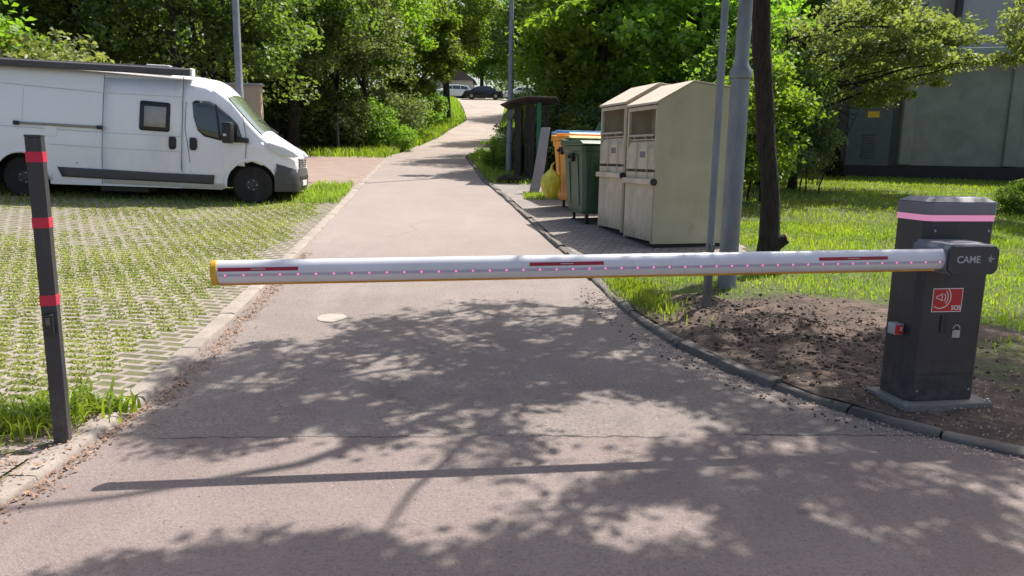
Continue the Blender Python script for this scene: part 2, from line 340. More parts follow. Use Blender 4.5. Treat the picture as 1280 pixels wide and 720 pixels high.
# big ground
ysG = list(np.arange(-60, 0, 6.)) + list(np.arange(0, 100, 1.0)) + list(np.arange(100, 501, 20.))
xsG = list(np.arange(-200, -20, 12.)) + list(np.arange(-20, 20, 1.)) + list(np.arange(20, 201, 12.))
def gz(x, y):
    z = T(y) + lat(x, y) - .06
    if x < xl(y) - 1 and y > 30: z += bank(x, y)
    return z
V = [(x, y, gz(x, y)) for y in ysG for x in xsG]; nn = len(xsG)
Fs = [(j*nn+i, j*nn+i+1, (j+1)*nn+i+1, (j+1)*nn+i) for j in range(len(ysG)-1) for i in range(nn-1)]
tag(mkobj('ground', npmesh('ground', V, Fs, True), M['ground']), kind='structure')
strip('road', lambda y: xl(y)-.02 if y < 82 else xl(y)-6*(y-82)/6, lambda y: xr(y)+.02 if y < 84 else xr(y)+8, -12, 100, 0, 24, M['road'])
# side asphalt branching left past the van
strip('side_road', lambda y: -24, lambda y: xl(y)-.14, 15.6, 31, .006, 16, M['side'])
# left lot with grass pavers
strip('parking_lot', lambda y: -17.0, lambda y: xl(y)-.13, -4, 15.6, .02, 48, M['paver'])
# kerbs (real stones with joints)
def kerb(name, f, side, w, h, y0, y1, L, mt, jit=.004):
    bm = MB(); y = y0
    rr = random.Random(3)
    while y < y1:
        def P(yy): return np.array([f(yy), yy])
        p = P(y); d = P(y+.05)-p; d /= np.hypot(*d); ye = y + L*d[1]
        k = max(2, int(L/.25)); jx = rr.uniform(-jit, jit); jz = rr.uniform(-jit, jit)
        if ye > y1: ye = y1
        secs = []
        for i in range(k+1):
            yy = y + (ye-y)*i/k
            if i == 0: yy += .006
            if i == k: yy -= .006
            q = P(yy); d = P(yy+.05)-q; d /= np.hypot(*d); nrm = np.array([d[1], -d[0]])*side
            zz = T(yy)
            sec = []
            for (a, z) in ((0, -.08), (0, h-.02), (.012, h-.004), (.03, h), (w-.01, h), (w, h-.01), (w, -.08)):
                r2 = rr.uniform(-1, 1)*jit*.6
                sec.append(bm.bm.verts.new((q[0]+nrm[0]*(a+jx)+r2, q[1]+nrm[1]*(a+jx), zz+z+(jz if z > 0 else 0)+r2)))
            secs.append(sec)
        for i in range(k):
            for m in range(6): bm.bm.faces.new((secs[i][m], secs[i][m+1], secs[i+1][m+1], secs[i+1][m]))
        bm.bm.faces.new(secs[0]); bm.bm.faces.new(secs[-1][::-1])
        y = ye
    o = bm.build(name, mt, smooth=True); tag(o, kind='structure')
kerb('kerb', lambda y: xl(y), -1, .13, .03, 1.0, 40, 1.0, M['kerb'])
kerb('verge_kerb', lambda y: xr(y), 1, .09, .042, 2.3, 30, .5, M['kerb2'], .012)
# flush concrete slab strip by the post
strip('kerb_slab', lambda y: xl(y)-.50, lambda y: xl(y)-.14, 0.5, 3.05, .032, 3, M['kerb'])
# right verge: soil heap near, lawn behind
def hn(x, y, s): return math.sin(x*s*1.3+y*s*.7+1.7)*math.sin(y*s*1.1-x*s*.5+.3)
def soilz(x, y):
    n = .5*hn(x, y, 3)+.3*hn(x+4, y-2, 7.3)+.2*hn(x, y, 17)
    m = math.exp(-((x-2.0)**2/1.4 + (y-5.6)**2/1.6))
    return n*.018 + m*(.02 + .07*max(0, hn(x+1, y, 5)) + random.uniform(-.012, .016))
def grassmask(x, y):
    # 0 bare soil, 1 lawn
    g = 1.0
    d = y - (6.95 + .3*math.sin(x*2.3) + max(0, (x-2.7))*-1.1)
    g = min(1, max(0, .5 + d*.9))
    gl = math.exp(-(((x-1.12)/.25)**2 + ((y-6.9)/.75)**2))   # green patch by the kerb
    g = max(g, min(1, gl*1.3))
    if y < 3.6: g = 0.15
    if x > 2.9 and y < 5.4: g = max(min(g, .65), .50)
    if y > 40: g = 1
    return g
def padR(y): return 4.6
strip('verge', lambda y: xr(y)+.072+.012*math.sin(y*9), lambda y: max(xr(y)+.2, 8.5), 2.2, 8.6, .028, 90, M['verge'], zf=soilz, attrf=grassmask,
      ys=list(np.arange(2.2, 8.61, .07)))
strip('lawn', lambda y: max(xr(y)+.095, 0) if y < 8.6 else (xr(y)+.095 if y > 17.5 else 3.0), lambda y: 22, 8.59, 45, .03, 40, M['verge'], zf=lambda x, y: .02*hn(x, y, 2), attrf=lambda x, y: 1 if y > 8 else .8)
strip('lawn_side', lambda y: 8.45, lambda y: 22, 2.2, 8.6, .03, 20, M['verge'], attrf=lambda x, y: .8)
strip('paving', lambda y: xr(y)+.10, lambda y: 3.08, 8.6, 17.6, .034, 12, M['pad'])

# ------------------------------------------------------------------ grass and litter
def blades(P, h, w, lean=.5, rng=RNG, nrm=None):
    """P (n,3) roots; triangle-pair blades"""
    n = len(P); ang = rng.uniform(0, 2*np.pi, n); H = h*rng.uniform(.5, 1.3, n); W = w*rng.uniform(.7, 1.3, n)
    d = np.stack([np.cos(ang), np.sin(ang), np.zeros(n)], 1); la = rng.uniform(0, 2*np.pi, n); ll = lean*rng.uniform(.1, 1.2, n)*H
    l = np.stack([np.cos(la)*ll, np.sin(la)*ll, np.zeros(n)], 1); up = np.array([0, 0, 1.])
    a = P - d*W[:, None]/2; b = P + d*W[:, None]/2
    m1 = P + l*.35 + up*(H*.6)[:, None] - d*W[:, None]*.38; m2 = m1 + d*W[:, None]*.76
    t = P + l + up*(H*np.maximum(.35, 1-.35*ll/np.maximum(H, 1e-6)))[:, None]
    V = np.stack([a, b, m2, m1, t], 1).reshape(-1, 3); i = np.arange(n)[:, None]*5
    F3 = np.concatenate([i+[0, 1, 2], i+[0, 2, 3], i+[3, 2, 4]], 0)
    lo = np.sin(P[:, 0]*2.3+P[:, 1]*1.1)*np.sin(P[:, 1]*2.9-P[:, 0]*.8+1)  # broad tone waves put patchy lawn shade into the blade colour
    return V, F3, np.repeat(np.clip(rng.uniform(0, 1, n)*.7+.15+.3*lo, 0, 1), 5)
def grass_obj(name, P, h, w, mt, label, lean=.5):
    V, F_, A = blades(P, h, w, lean)
    return tag(mkobj(name, npmesh(name, V, F_, False, A), mt), label, 'grass', kind='stuff')
def scatter(x0, x1, y0, y1, n, keep):
    x = RNG.uniform(x0, x1, n); y = RNG.uniform(y0, y1, n); k = np.array([keep(a, b) for a, b in zip(x, y)])
    return x[k], y[k]
def inview(x, y, m=.06): return abs(x/y) < .72+m
# lawn
def lk(x, y):
    if not inview(x, y) or x < xr(y)+.12: return False
    if 8.6 < y < 17.5 and x < 3.1: return False
    g = grassmask(x, y) + .25*hn(x, y, 2.1) + .12*hn(x, y, 6)
    return random.random() < max(0, (g-.35)*2)
xs, ys = scatter(.8, 14, 5.0, 12, 90000, lk); xs2, ys2 = scatter(3.0, 16, 10, 23, 60000, lk)
P = np.stack([xs, ys, TA(ys)+.02], 1); grass_obj('lawn_grass', P, .062, .009, M['grass'], 'bright green lawn grass growing behind the barrier cabinet')
P = np.stack([xs2, ys2, TA(ys2)+.02], 1); grass_obj('far_lawn_grass', P, .075, .014, M['grass'], 'sunlit lawn grass in front of the grey substation')
# sparse grass in soil + kerb clump
def ck(x, y):
    return random.random() < math.exp(-(((x-(xr(y)+.28))/.16)**2 + ((y-6.75)/.65)**2)*1.1)
xs, ys = scatter(.9, 2.2, 5.3, 8.6, 16000, ck)
grass_obj('kerb_grass', np.stack([xs, ys, TA(ys)+.03], 1), .11, .011, M['grass'], 'clump of fresh green grass along the right kerb', .7)
# paver tufts
ca, sa = math.cos(PAV_ROT), math.sin(PAV_ROT)
roots = []
for j in range(-30, 190):
    for i in range(-120, 60):
        u = (i+.5)*.2 - (.1 if j % 2 == 0 else 0); v = (j+.5)*.105
        x = ca*u + sa*v; y = -sa*u + ca*v
        if y < 2.2 or y > 15.5 or x > xl(y)-.36-.1*math.sin(y*3) or not inview(x, y, .05): continue
        bare = math.exp(-(((x+6.9)/1.9)**2 + ((y-10.6)/1.5)**2)*1.3)
        dens = (1.1 + .35*hn(x, y, 1.3) + .2*hn(x, y, 4)) - bare*1.1
        if -3.3 < x and y < 4.3 and x < -2.9: dens -= .4
        if random.random() > dens+.1: continue
        k = int(max(6, 46*dens*random.uniform(.6, 1.3)))
        for q in range(k): roots.append((x+random.gauss(0, .043), y+random.gauss(0, .023), T(y)+lat(x, y)+.015))
P = np.array(roots); grass_obj('paver_grass', P, .024, .017, M['tuft'], 'yellow green grass tufts growing in the cells of the pavers', 1.1)
# weeds at the post: broad-leaved dandelion like rosettes and blades
def weed(cx, cy, n, h, w, rr):
    x = RNG.normal(cx, rr, n); y = RNG.normal(cy, rr*.7, n); return np.stack([x, y, TA(y)+.02], 1)
WP = np.concatenate([weed(-2.42, 3.42, 230, .1, .02, .12), weed(-2.22, 3.55, 130, .1, .02, .1), weed(-2.60, 3.30, 260, .1, .02, .1), weed(-2.05, 3.66, 45, .1, .02, .05), weed(-2.32, 3.75, 60, .1, .02, .08)])
V_, F_, A_ = blades(WP, .115, .019, 1.1)
V2, F2, A2 = blades(weed(-2.45, 3.42, 500, 0, 0, .16), .12, .007, .7)
tag(mkobj('weeds', npmesh('weeds', np.concatenate([V_, V2]), np.concatenate([F_, F2+len(V_)]), False, np.concatenate([A_, A2])), M['grass']), 'leafy green weeds growing round the foot of the left post', 'weeds', kind='stuff')
# long grass up the lane
def gk2(x, y): return xl(y)-3.6+.5*math.sin(y) < x < xl(y)-.15+.15*math.sin(y*1.7)
xs, ys = scatter(-10, -3.3, 29.5, 60, 16000, gk2)
grass_obj('long_grass', np.stack([xs, ys, [gz(a, b)+.0 for a, b in zip(xs, ys)]], 1), .42, .035, M['grass'], 'long bright grass on the left bank of the far lane', .6)
xs, ys = scatter(-14, 6, 56, 87, 26000, lambda x, y: xl(y)-4 < x < xl(y)-.15 or xr(y)+.15 < x < xr(y)+3.5)
grass_obj('far_bank_grass', np.stack([xs, ys, [gz(a, b) for a, b in zip(xs, ys)]], 1), .38, .06, M['grass'], 'long grass on both sides of the lane near its top', .6)
def gk3(x, y): return xr(y)+.12 < x < xr(y)+1.25-.02*(y-17)
xs, ys = scatter(-2.5, 1.5, 17.2, 34, 9000, gk3)
grass_obj('verge_grass', np.stack([xs, ys, TA(ys)+.02], 1), .14, .02, M['grass'], 'grass strip along the kerb beyond the wooden shelter', .6)
xs, ys = scatter(-6.5, -3.0, 13.4, 16.6, 5000, lambda x, y: xl(y)-1.0 < x < xl(y)-.15)
grass_obj('corner_grass', np.stack([xs, ys, TA(ys)+.02], 1), .14, .015, M['grass'], 'green grass at the lot corner beside the van nose', .6)
xs, ys = scatter(.2, 1.5, 14.3, 15.3, 1800, lambda x, y: xr(y)+.12 < x)
grass_obj('paving_grass', np.stack([xs, ys, TA(ys)+.03], 1), .07, .014, M['grass'], 'thin strip of grass across the paving by the leaning board', .8)
xs, ys = scatter(-24, -3.5, 12.6, 16.2, 9000, lambda x, y: x < xl(y)-.5 and inview(x, y))
grass_obj('lot_back_grass', np.stack([xs, ys, TA(ys)+np.array([lat(a, b) for a, b in zip(xs, ys)])+.02], 1), .08, .014, M['grass'], 'grass growing under and behind the white van', .6)

def flakes(name, xs, ys, zoff, size, mt, label, cat, jit=.5):
    n = len(xs); P = np.stack([xs, ys, TA(ys)+zoff], 1); a = RNG.uniform(0, 2*np.pi, n); s = size*RNG.uniform(.4, 1.4, n)
    u = np.stack([np.cos(a), np.sin(a), RNG.uniform(-jit, jit, n)], 1)*s[:, None]; v = np.stack([-np.sin(a), np.cos(a), RNG.uniform(-jit, jit, n)], 1)*(s*.6)[:, None]
    up = np.array([0, 0, 1.])*(s*.5)[:, None]
    V = np.stack([P-u+up, P-v*.9, P+u+up, P+v], 1).reshape(-1, 3); i = np.arange(n)[:, None]*4
    return tag(mkobj(name, npmesh(name, V, np.concatenate([i+[0, 1, 2], i+[0, 2, 3]], 0), False), mt), label, cat, kind='stuff')
# left gutter dead leaves
y = RNG.uniform(2.3, 9.0, 1700)**1; x = np.array([xl(a) for a in y]) + np.abs(RNG.normal(0, .045, 1700)) + .012
x += np.where(y > 3.8, RNG.uniform(0, .10, len(y)), 0)
flakes('gutter_leaves', x, y, .006, .011, M['dead'], 'brown dead leaves gathered in the left gutter', 'leaf litter')
y = RNG.uniform(2.3, 3.6, 520); x = np.array([xl(a) for a in y]) - np.abs(RNG.normal(.2, .11, 520))
flakes('slab_leaves', x, y, .04, .010, M['dead'], 'pale dry leaves lying on the concrete by the left post', 'leaf litter')
# right gutter / soil litter
y = RNG.uniform(2.4, 7, 2300); x = np.array([xr(a) for a in y]) - np.abs(RNG.normal(0, .13, 2300)) - .01
flakes('kerb_litter', x, y, .006, .006, M['petal'], 'pale blossom litter in the gutter beside the right kerb', 'litter')
y = RNG.uniform(2.9, 5.0, 2600); x = np.array([xr(a)+.1 for a in y]) + RNG.uniform(0, 2.4, 2600)
k = y < 4.6; flakes('soil_litter', x[k], y[k], .05, .006, M['petal'], 'pale blossom litter on the dark soil round the cabinet', 'litter')
y = RNG.uniform(2, 7, 420); x = RNG.uniform(-2, 2.5, 420); k = np.array([xl(b) < a < xr(b) for a, b in zip(x, y)])
flakes('road_litter', x[k], y[k], .005, .006, M['dead'], 'scattered bits of leaf and bark on the asphalt', 'litter')
# clods
def clods(name, pts, label):
    bm = bmesh.new()
    for (x, y, z, s) in pts:
        r = bmesh.ops.create_icosphere(bm, subdivisions=1, radius=s)
        for v in r['verts']:
            v.co = Vector((v.co.x*random.uniform(.7, 1.3)+x, v.co.y*random.uniform(.7, 1.3)+y, v.co.z*random.uniform(.5, 1.0)+z))
    me = bpy.data.meshes.new(name); bm.to_mesh(me); bm.free()
    tag(mkobj(name, me, M['clod']), label, 'soil', kind='stuff')
pts = []
for _ in range(2600):
    x, y = random.gauss(2.05, .62), random.gauss(5.55, .72)
    if x < xr(y)+.14 or y > 7.6 or y < 3.8: continue
    pts.append((x, y, T(y)+.03+soilz(x, y), random.choice((.005, .006, .007, .008, .009, .011, .013, .018))))
for _ in range(500):
    y = random.uniform(3.6, 7.2); x = xr(y) + abs(random.gauss(0, .12)) + (.12 if random.random() < .7 else -.25)
    pts.append((x, y, T(y)+(.035 if x > xr(y) else .003), random.uniform(.004, .011)))
clods('soil_clods', pts, 'dark crumbly clods of dug earth heaped beside the right kerb')

pts = []
m = MB()
for _ in range(150):
    x, y = random.gauss(2.2, .8), random.gauss(5.4, 1.0)
    if x < xr(y)+.12 or y < 3.4: continue
    a = random.uniform(0, 6.28); L_ = random.uniform(.03, .12); z = T(y)+.035+soilz(x, y)
    m.tube([(x, y, z), (x+L_*.5*math.cos(a), y+L_*.5*math.sin(a), z+random.uniform(0, .012)), (x+L_*math.cos(a+.3), y+L_*math.sin(a+.3), z)], .002, 4)
tag(m.build('twigs', M['dead']), 'thin dry twigs scattered over the dug soil', 'twigs', kind='stuff')
# paint spot and manhole on road
m = MB(); zc = T(5.86)+.004
m.bm.faces.new([m.bm.verts.new((-1.46+.115*math.cos(a)*(1+.06*math.sin(3*a)), 5.86+.14*math.sin(a)*(1+.05*math.cos(5*a)), T(5.86+.14*math.sin(a))+.005)) for a in np.linspace(0, 2*math.pi, 28, endpoint=False)])
tag(m.build('paint_spot', M['whitep']), 'pale round spot on the asphalt below the boom', 'paint mark')

# ------------------------------------------------------------------ barrier
B0 = Vector((2.14, 3.87, 0))
bz = math.atan2(.07, .42)
bar = empty('road_barrier', (2.165, 3.87, T(3.9)+.062), bz, 'closed road barrier with long white boom and dark grey cabinet', 'barrier')
# plinth
pl = MB(); pl.box(-.06, .48, -.065, .28, -.09, 0, bev=.006)
o = pl.build('plinth', M['slab'], bar, True)
CW, CD, CHt = .418, .235, .985
m = MB(); oct_ = lambda c, w0, w1, d0, d1: [(w0+c, d0), (w1-c, d0), (w1, d0+c), (w1, d1), (w0, d1), (w0, d0+c)]
m.prism(oct_(.03, 0, CW, 0, CD), lambda a, b: (a, b, 0.0), lambda a, b: (a, b, CHt))
cab = m.build('cabinet', M['anth'], bar, False, .006)
m = MB(); m.prism(oct_(.03, .03, CW-.03, -.002, .001), lambda a, b: (a, b-.0015+.0, .06), lambda a, b: (a, b-.0015, CHt-.12)) if False else None
m = MB(); m.prism(oct_(.032, -.003, CW+.003, -.003, CD+.003), lambda a, b: (a, b, CHt+.001), lambda a, b: (a, b, CHt+.032))
m.build('light_ring', M['ledband'], bar)
m = MB(); PT = oct_(.032, -.006, CW+.006, -.006, CD+.006)
m.prism(PT, lambda a, b: (a, b, CHt+.033), lambda a, b: (a, b, CHt+.098))
m.prism([(a, b) for a, b in PT], lambda a, b: (a, b, CHt+.0985), lambda a, b: (CW/2+(a-CW/2)*.78, CD/2+(b-CD/2)*.7, CHt+.125))
m.build('top_cover', M['lgrey'], bar, False, .006)
for xx in (.05, CW-.05):
    for zz in (.06, CHt-.05):
        m = MB(); m.lathe([(.007, 0), (.007, .003), (.003, .0035)], Matrix.Translation((xx, -.0005, zz)) @ Matrix.Rotation(R(90), 4, 'X'), 10); m.build('screw', M['silver'], cab)
MB().box(.034, CW-.034, -.0012, .0005, .150, .153).build('panel_gap', M['black'], cab)
for xx, yy in ((-.04, -.04), (.46, -.04), (.46, .25)):
    m = MB(); m.lathe([(.016, 0), (.016, .003), (.009, .0035), (.009, .014), (.003, .016)], Matrix.Translation((xx, yy, .0005)), 6); m.build('anchor_bolt', M['silver'], bar)
# keyhole and cover
m = MB(); m.box(.145, .186, -.006, .001, .385, .482, bev=.002); m.build('lock_recess', M['black'], bar)
m = MB(); m.box(.222, .269, -.006, .001, .355, .398, bev=.002)
for k in range(9):
    a0, a1 = math.pi*k/9, math.pi*(k+1)/9
    m.prism([(.0235*math.cos(a0), .0235*math.sin(a0)), (.0235*math.cos(a1), .0235*math.sin(a1)), (.0175*math.cos(a1), .0175*math.sin(a1)), (.0175*math.cos(a0), .0175*math.sin(a0))],
            lambda a, b: (.2455+a, .0005, .405+b), lambda a, b: (.2455+a, -.004, .405+b))
m.build('key_cover', M['silver'], bar)
# SOS sticker
def textmesh(s, size, ext=.0006):
    cu = bpy.data.curves.new('t', 'FONT'); cu.body = s; cu.size = size; cu.extrude = ext; cu.align_x = 'CENTER'; cu.align_y = 'CENTER'; cu.offset = size*.012
    ob = bpy.data.objects.new('t', cu); COL.objects.link(ob); dg = bpy.context.evaluated_depsgraph_get()
    me = bpy.data.meshes.new_from_object(ob.evaluated_get(dg)); bpy.data.objects.remove(ob); return me
def frontify(me, cx, y, cz, sx=1):   # text in XY -> XZ facing -Y
    for v in me.vertices: v.co = Vector((cx+v.co.x*sx, y-v.co.z, cz+v.co.y))
    return me
sx0, sx1, sz0, sz1 = .085, .256, .503, .624
m = MB(); m.box(sx0-.004, sx1+.004, -.0022, .0005, sz0-.004, sz1+.004); st = m.build('sticker', M['white'], bar)
m = MB(); m.box(sx0, sx1, -.0034, -.0024, sz0, sz1); m.build('sticker_face', M['sredd'], st)
def arcs(m, cx, cz, r, w, a0, a1, y0, y1, n=14):
    for k in range(n):
        t0, t1 = a0+(a1-a0)*k/n, a0+(a1-a0)*(k+1)/n
        P_ = [(cx+rr*math.cos(t), cz+rr*math.sin(t)) for rr, t in ((r-w/2, t0), (r+w/2, t0), (r+w/2, t1), (r-w/2, t1))]
        m.prism(P_, lambda a, b: (a, y0, b), lambda a, b: (a, y1, b))
m = MB(); cx, cz = .128, .580
arcs(m, cx, cz, .028, .004, -.75, .75, -.0036, -.0048); arcs(m, cx, cz, .044, .004, -.85, .85, -.0036, -.0048)
arcs(m, cx, cz+.0, .060, .0045, -2.2, .78, -.0036, -.0048, 22)
for q in ([(-.026, -.010), (-.014, -.010), (-.014, .010), (-.026, .010)],):
    pass
def loopline(m, pts, w, y0, y1):
    n = len(pts)
    for i in range(n):
        a = Vector(pts[i]); b = Vector(pts[(i+1) % n]); d = (b-a).normalized(); nn_ = Vector((-d.y, d.x))*w/2
        m.prism([tuple(a-nn_-d*w*.4), tuple(b-nn_+d*w*.4), tuple(b+nn_+d*w*.4), tuple(a+nn_-d*w*.4)], lambda x, z: (x, y0, z), lambda x, z: (x, y1, z))
loopline(m, [(cx-.024, cz-.007), (cx-.012, cz-.007), (cx+.008, cz-.019), (cx+.008, cz+.019), (cx-.012, cz+.007), (cx-.024, cz+.007)], .0038, -.0036, -.0048)
m.build('siren_symbol', M['white'], st)
me = frontify(textmesh('SOS', .034), .226, -.0038, .521); mkobj('lettering', me, M['white'], st)
# SOS call button box on the left face
cb = MB(); cb.box(-.055, -.001, .085, .150, .355, .417, bev=.006); cbx = cb.build('call_box', M['print'], bar, True)
cbm = MB(); cbm.box(-.0555, -.010, .0820, .0840, .360, .412); cbm.build('call_label', M['sredd'], cbx)
m = MB(); arcs(m, -.034, .390, .010, .0025, -.9, .9, .0812, .0800, 6); arcs(m, -.034, .390, .017, .0025, -.9, .9, .0812, .0800, 6)
m.build('call_symbol', M['white'], cbx)
m = MB(); m.lathe([(.007, 0), (.007, .004), (.004, .006)], Matrix.Translation((-.0045, .084, .386)) @ Matrix.Rotation(R(90), 4, 'X'), 12); m.build('keyhole', M['black'], cbx)
# bracket + boom (local frame of cabinet)
ha = .812   # boom axis height over plinth
bx0, bx1 = -.048, .238
yb0, yb1 = -.25, 0.0
def chamf(x0, x1, z0, z1, c): return [(x0+c, z0), (x1-c, z0), (x1, z0+c), (x1, z1-c), (x1-c, z1), (x0+c, z1), (x0, z1-c), (x0, z0+c)]
m = MB()
P1 = chamf(bx0, bx1, ha-.076, ha+.076, .026); P0 = chamf(bx0-.03, bx1+.012, ha-.072, ha+.082, .028)
m.prism(P1, lambda a, b: (a, yb0+.03, b), lambda a, b: (a, yb0+.075, b))
A_ = P1; B_ = P0
vs1 = [m.bm.verts.new((a, yb0+.0755, b)) for a, b in A_]; vs2 = [m.bm.verts.new((a, -.012, b)) for a, b in B_]
for i in range(8): m.bm.faces.new((vs1[i], vs1[(i+1) % 8], vs2[(i+1) % 8], vs2[i]))
m.bm.faces.new(vs1[::-1]); m.bm.faces.new(vs2)
br_ = m.build('boom_bracket', M['lgrey'], bar, False, .004)
m = MB(); m.prism(chamf(bx0+.002, bx1-.004, ha-.072, ha+.072, .024), lambda a, b: (a, yb0+.0295, b), lambda a, b: (a, yb0+.012, b))
m.build('bracket_cover', M['anth'], br_, False, .005)
me = frontify(textmesh('CAME', .050, .0008), .062, yb0+.0112, ha+.002, 1.0); mkobj('lettering', me, M['print'], br_)
m = MB(); sxc, szc = .182, ha+.006
for a, r0 in ((R(80), .022), (R(150), .016), (R(5), .030), (R(-65), .023), (R(-120), .016)):
    d = Vector((math.cos(a), math.sin(a))); n_ = Vector((-d.y, d.x))
    p = [d*.004 - n_*.0045, d*r0, d*.004 + n_*.0045]
    m.prism([(sxc+q.x, szc+q.y) for q in p], lambda x, z: (x, yb0+.0116, z), lambda x, z: (x, yb0+.0102, z))
m.build('emblem', M['print'], br_)
# boom: world end points -> local
Minv = bar.matrix_basis.inverted()
EL = Vector((-1.322, 3.217, .833)); ER_l = Vector((bx0-.008, yb0+.075, ha))
EL_l = Minv @ EL
d = (EL_l-ER_l); Lb = d.length; d.normalize()
bm_ = empty('boom_frame_tmp', (0, 0, 0)); bpy.data.objects.remove(bm_)
upv = Vector((0, 0, 1)); upv = (upv - d*upv.dot(d)).normalized(); fr = d.cross(upv).normalized()
if fr.y > 0: fr = -fr      # front direction, toward the camera
def bp(s, f, u): return ER_l + d*s + fr*f + upv*u
sec = [(0.036*math.cos(a)+.004 if math.cos(a) > 0 else .022*math.cos(a), .052*math.sin(a)) for a in np.linspace(-math.pi/2, math.pi*1.5, 28, endpoint=False)]
m = MB(); m.prism(sec, lambda f, u: bp(-.02, f, u), lambda f, u: bp(Lb-.025, f, u)); boom = m.build('boom', M['alu'], bar, True)
m = MB(); m.prism([(.012, -.048), (-.012, -.048), (-.010, -.060), (.010, -.060)], lambda f, u: bp(0.02, f, u), lambda f, u: bp(Lb-.03, f, u)); m.build('rubber_edge', M['rubber'], boom, False, .002)
m = MB(); m.prism([(f*1.12, u*1.1-.003) for f, u in sec], lambda f, u: bp(Lb-.028, f, u), lambda f, u: bp(Lb, f*.97, u*.97)); m.build('end_cap', M['endcap'], boom, True, .004)
def fsurf(u): return .036*math.sqrt(max(0, 1-(u/.052)**2))+.004
def bstrip(m, s0, s1, u0, u1, off, n=10):
    k = max(1, int((s1-s0)/.3))
    for j in range(2):
        a, b = u0+(u1-u0)*j/2, u0+(u1-u0)*(j+1)/2
        m.prism([(fsurf(a)+off, a), (fsurf(b)+off, b), (fsurf(b)-.002, b), (fsurf(a)-.002, a)], lambda f, u: bp(s0, f, u), lambda f, u: bp(s1, f, u))
m = MB(); bstrip(m, .0, Lb-.035, -.016, -.004, .0012); gr = m.build('light_strip', M['groove'], boom)
m = MB(); m.lathe([(.0055, 0), (.005, .0012), (.002, .0018)], Matrix.Identity(4), 8); l0 = m.build('led', M['led'], boom)
for k, s_ in enumerate(np.arange(.02, Lb-.04, .0775)):
    l_ = l0 if k == 0 else l0.copy()
    if k: COL.objects.link(l_); l_.parent = boom
    l_.location = bp(s_, fsurf(-.01)+.0013, -.010); l_.rotation_euler = fr.to_track_quat('Z', 'Y').to_euler()
def sfrom(px):   # fraction along boom from a traced pixel column (1175 -> 0, 266 -> Lb) with perspective
    X1, Y1 = (bar.matrix_basis @ ER_l).xy; X2, Y2 = EL.xy; t = (px-640)/FPX*1.0; t = t/ .985
    k = (X1 - t*Y1)/((X1-X2) - t*(Y1-Y2)); return max(0, min(1, k))*Lb
for a, b in ((1099, 1015), (751, 660), (375, 276)):
    m = MB(); s0, s1 = sorted((sfrom(a), sfrom(b))); bstrip(m, s0, s1, .007, .023, .0012); rs = m.build('reflective_strip', M['dred'], boom)
    m = MB(); sm = (s0+s1)/2
    bstrip(m, sm-.03, sm+.03, .0135, .0175, .0020)
    m.build('strip_print', M['print'], rs)

# ------------------------------------------------------------------ left post
pz = R(18)
po = empty('photocell_post', (-2.062, 3.235, T(3.2)), pz, 'slim dark grey square post with three red bands', 'post')
def PB(w, z0, z1, bev=.003): return MB().box(-w, w, -w, w, z0, z1, bev=bev)
HW = .031
m = PB(HW, 0, 1.40); shaft = m.build('shaft', M['post'], po)
PB(HW+.001, 1.4005, 1.412, .002).build('cap', M['post'], po)
for z0, z1 in ((1.296, 1.34), (1.013, 1.058), (.668, .715)): PB(HW+.0015, z0, z1, .001).build('red_band', M['red'], po)
m = MB(); m.box(-.022, .018, -HW-.022, -HW-.001, .535, .632, bev=.005); lk_ = m.build('photocell', M['black'], po)
MB().box(-.012, .008, -HW-.026, -HW-.0225, .585, .62, bev=.002).build('lens', M['glass'], lk_)

# ------------------------------------------------------------------ poles
bp_ = empty('street_lamp', (2.12, 7.20, T(7.2)), 0, 'thick galvanised lamp pole with stepped collar beside the tree trunk', 'lamp post')
m = MB(); m.lathe([(.092, -.1), (.092, .3), (.088, 1.9), (.088, 2.02), (.103, 2.03), (.106, 2.06), (.104, 2.10), (.07, 2.16), (.066, 2.2), (.064, 4.5), (.055, 7.6)], Matrix.Identity(4), 28); m.build('pole', M['galv'], bp_, True)
m = MB(); m.box(.095, .10, -.05, .05, .45, .85, bev=.002); 
m = MB(); m.tube([(0, 0, 7.55), (-.05, -.02, 7.75), (-.5, -.1, 7.85), (-1.0, -.2, 7.87)], .028, 10); m.build('bracket_arm', M['galv'], bp_, True)
m = MB(); m.box(-1.5, -.98, -.33, -.08, 7.80, 7.90, bev=.03); m.build('lamp_head', M['galv2'], bp_, True)
sp = empty('sign_pole', (1.64, 6.11, T(6.1)), R(10), 'thin grey steel pole on a square stub in front of the lamp pole', 'pole')
MB().box(-.028, .028, -.028, .028, -.05, .62, bev=.004).build('socket', M['galv2'], sp)
m = MB(); m.tube([(0, 0, .5), (0, 0, 3.25)], .03, 18); m.build('tube', M['galv'], sp, True)
m = MB(); m.tube([(0, 0, 3.251), (0, 0, 3.27)], .032, 18); m.build('cap', M['black'], sp, True)
# left lamp pole behind van
def far_lamp(x, y, r0, r1, H, lab, hx):
    e = empty('street_lamp', (x, y, T(y)), 0, lab, 'lamp post', None)
    m = MB(); m.lathe([(r0*1.3, -.1), (r0*1.3, 1.2), (r0, 1.25), (r1, H)], Matrix.Identity(4), 16); m.build('pole', M['galv'], e, True)
    return e
e = far_lamp(-6.15, 17.0, .085, .07, 4.9, 'slim galvanised lamp post standing behind the white van nose', -1)
m = MB(); m.lathe([(.075, 4.35), (.13, 4.40), (.13, 4.58), (.09, 4.62), (.085, 4.9)], Matrix.Identity(4), 16); m.build('collar', M['galv2'], e, True)
m = MB(); m.lathe([(.11, 4.9), (.2, 5.0), (.24, 5.3), (.1, 5.42)], Matrix.Identity(4), 16); m.build('lamp_head', M['galv2'], e, True)
e = far_lamp(-.13, 21.0, .075, .05, 8.0, 'tall pale lamp post left of the wooden shelter', 1)
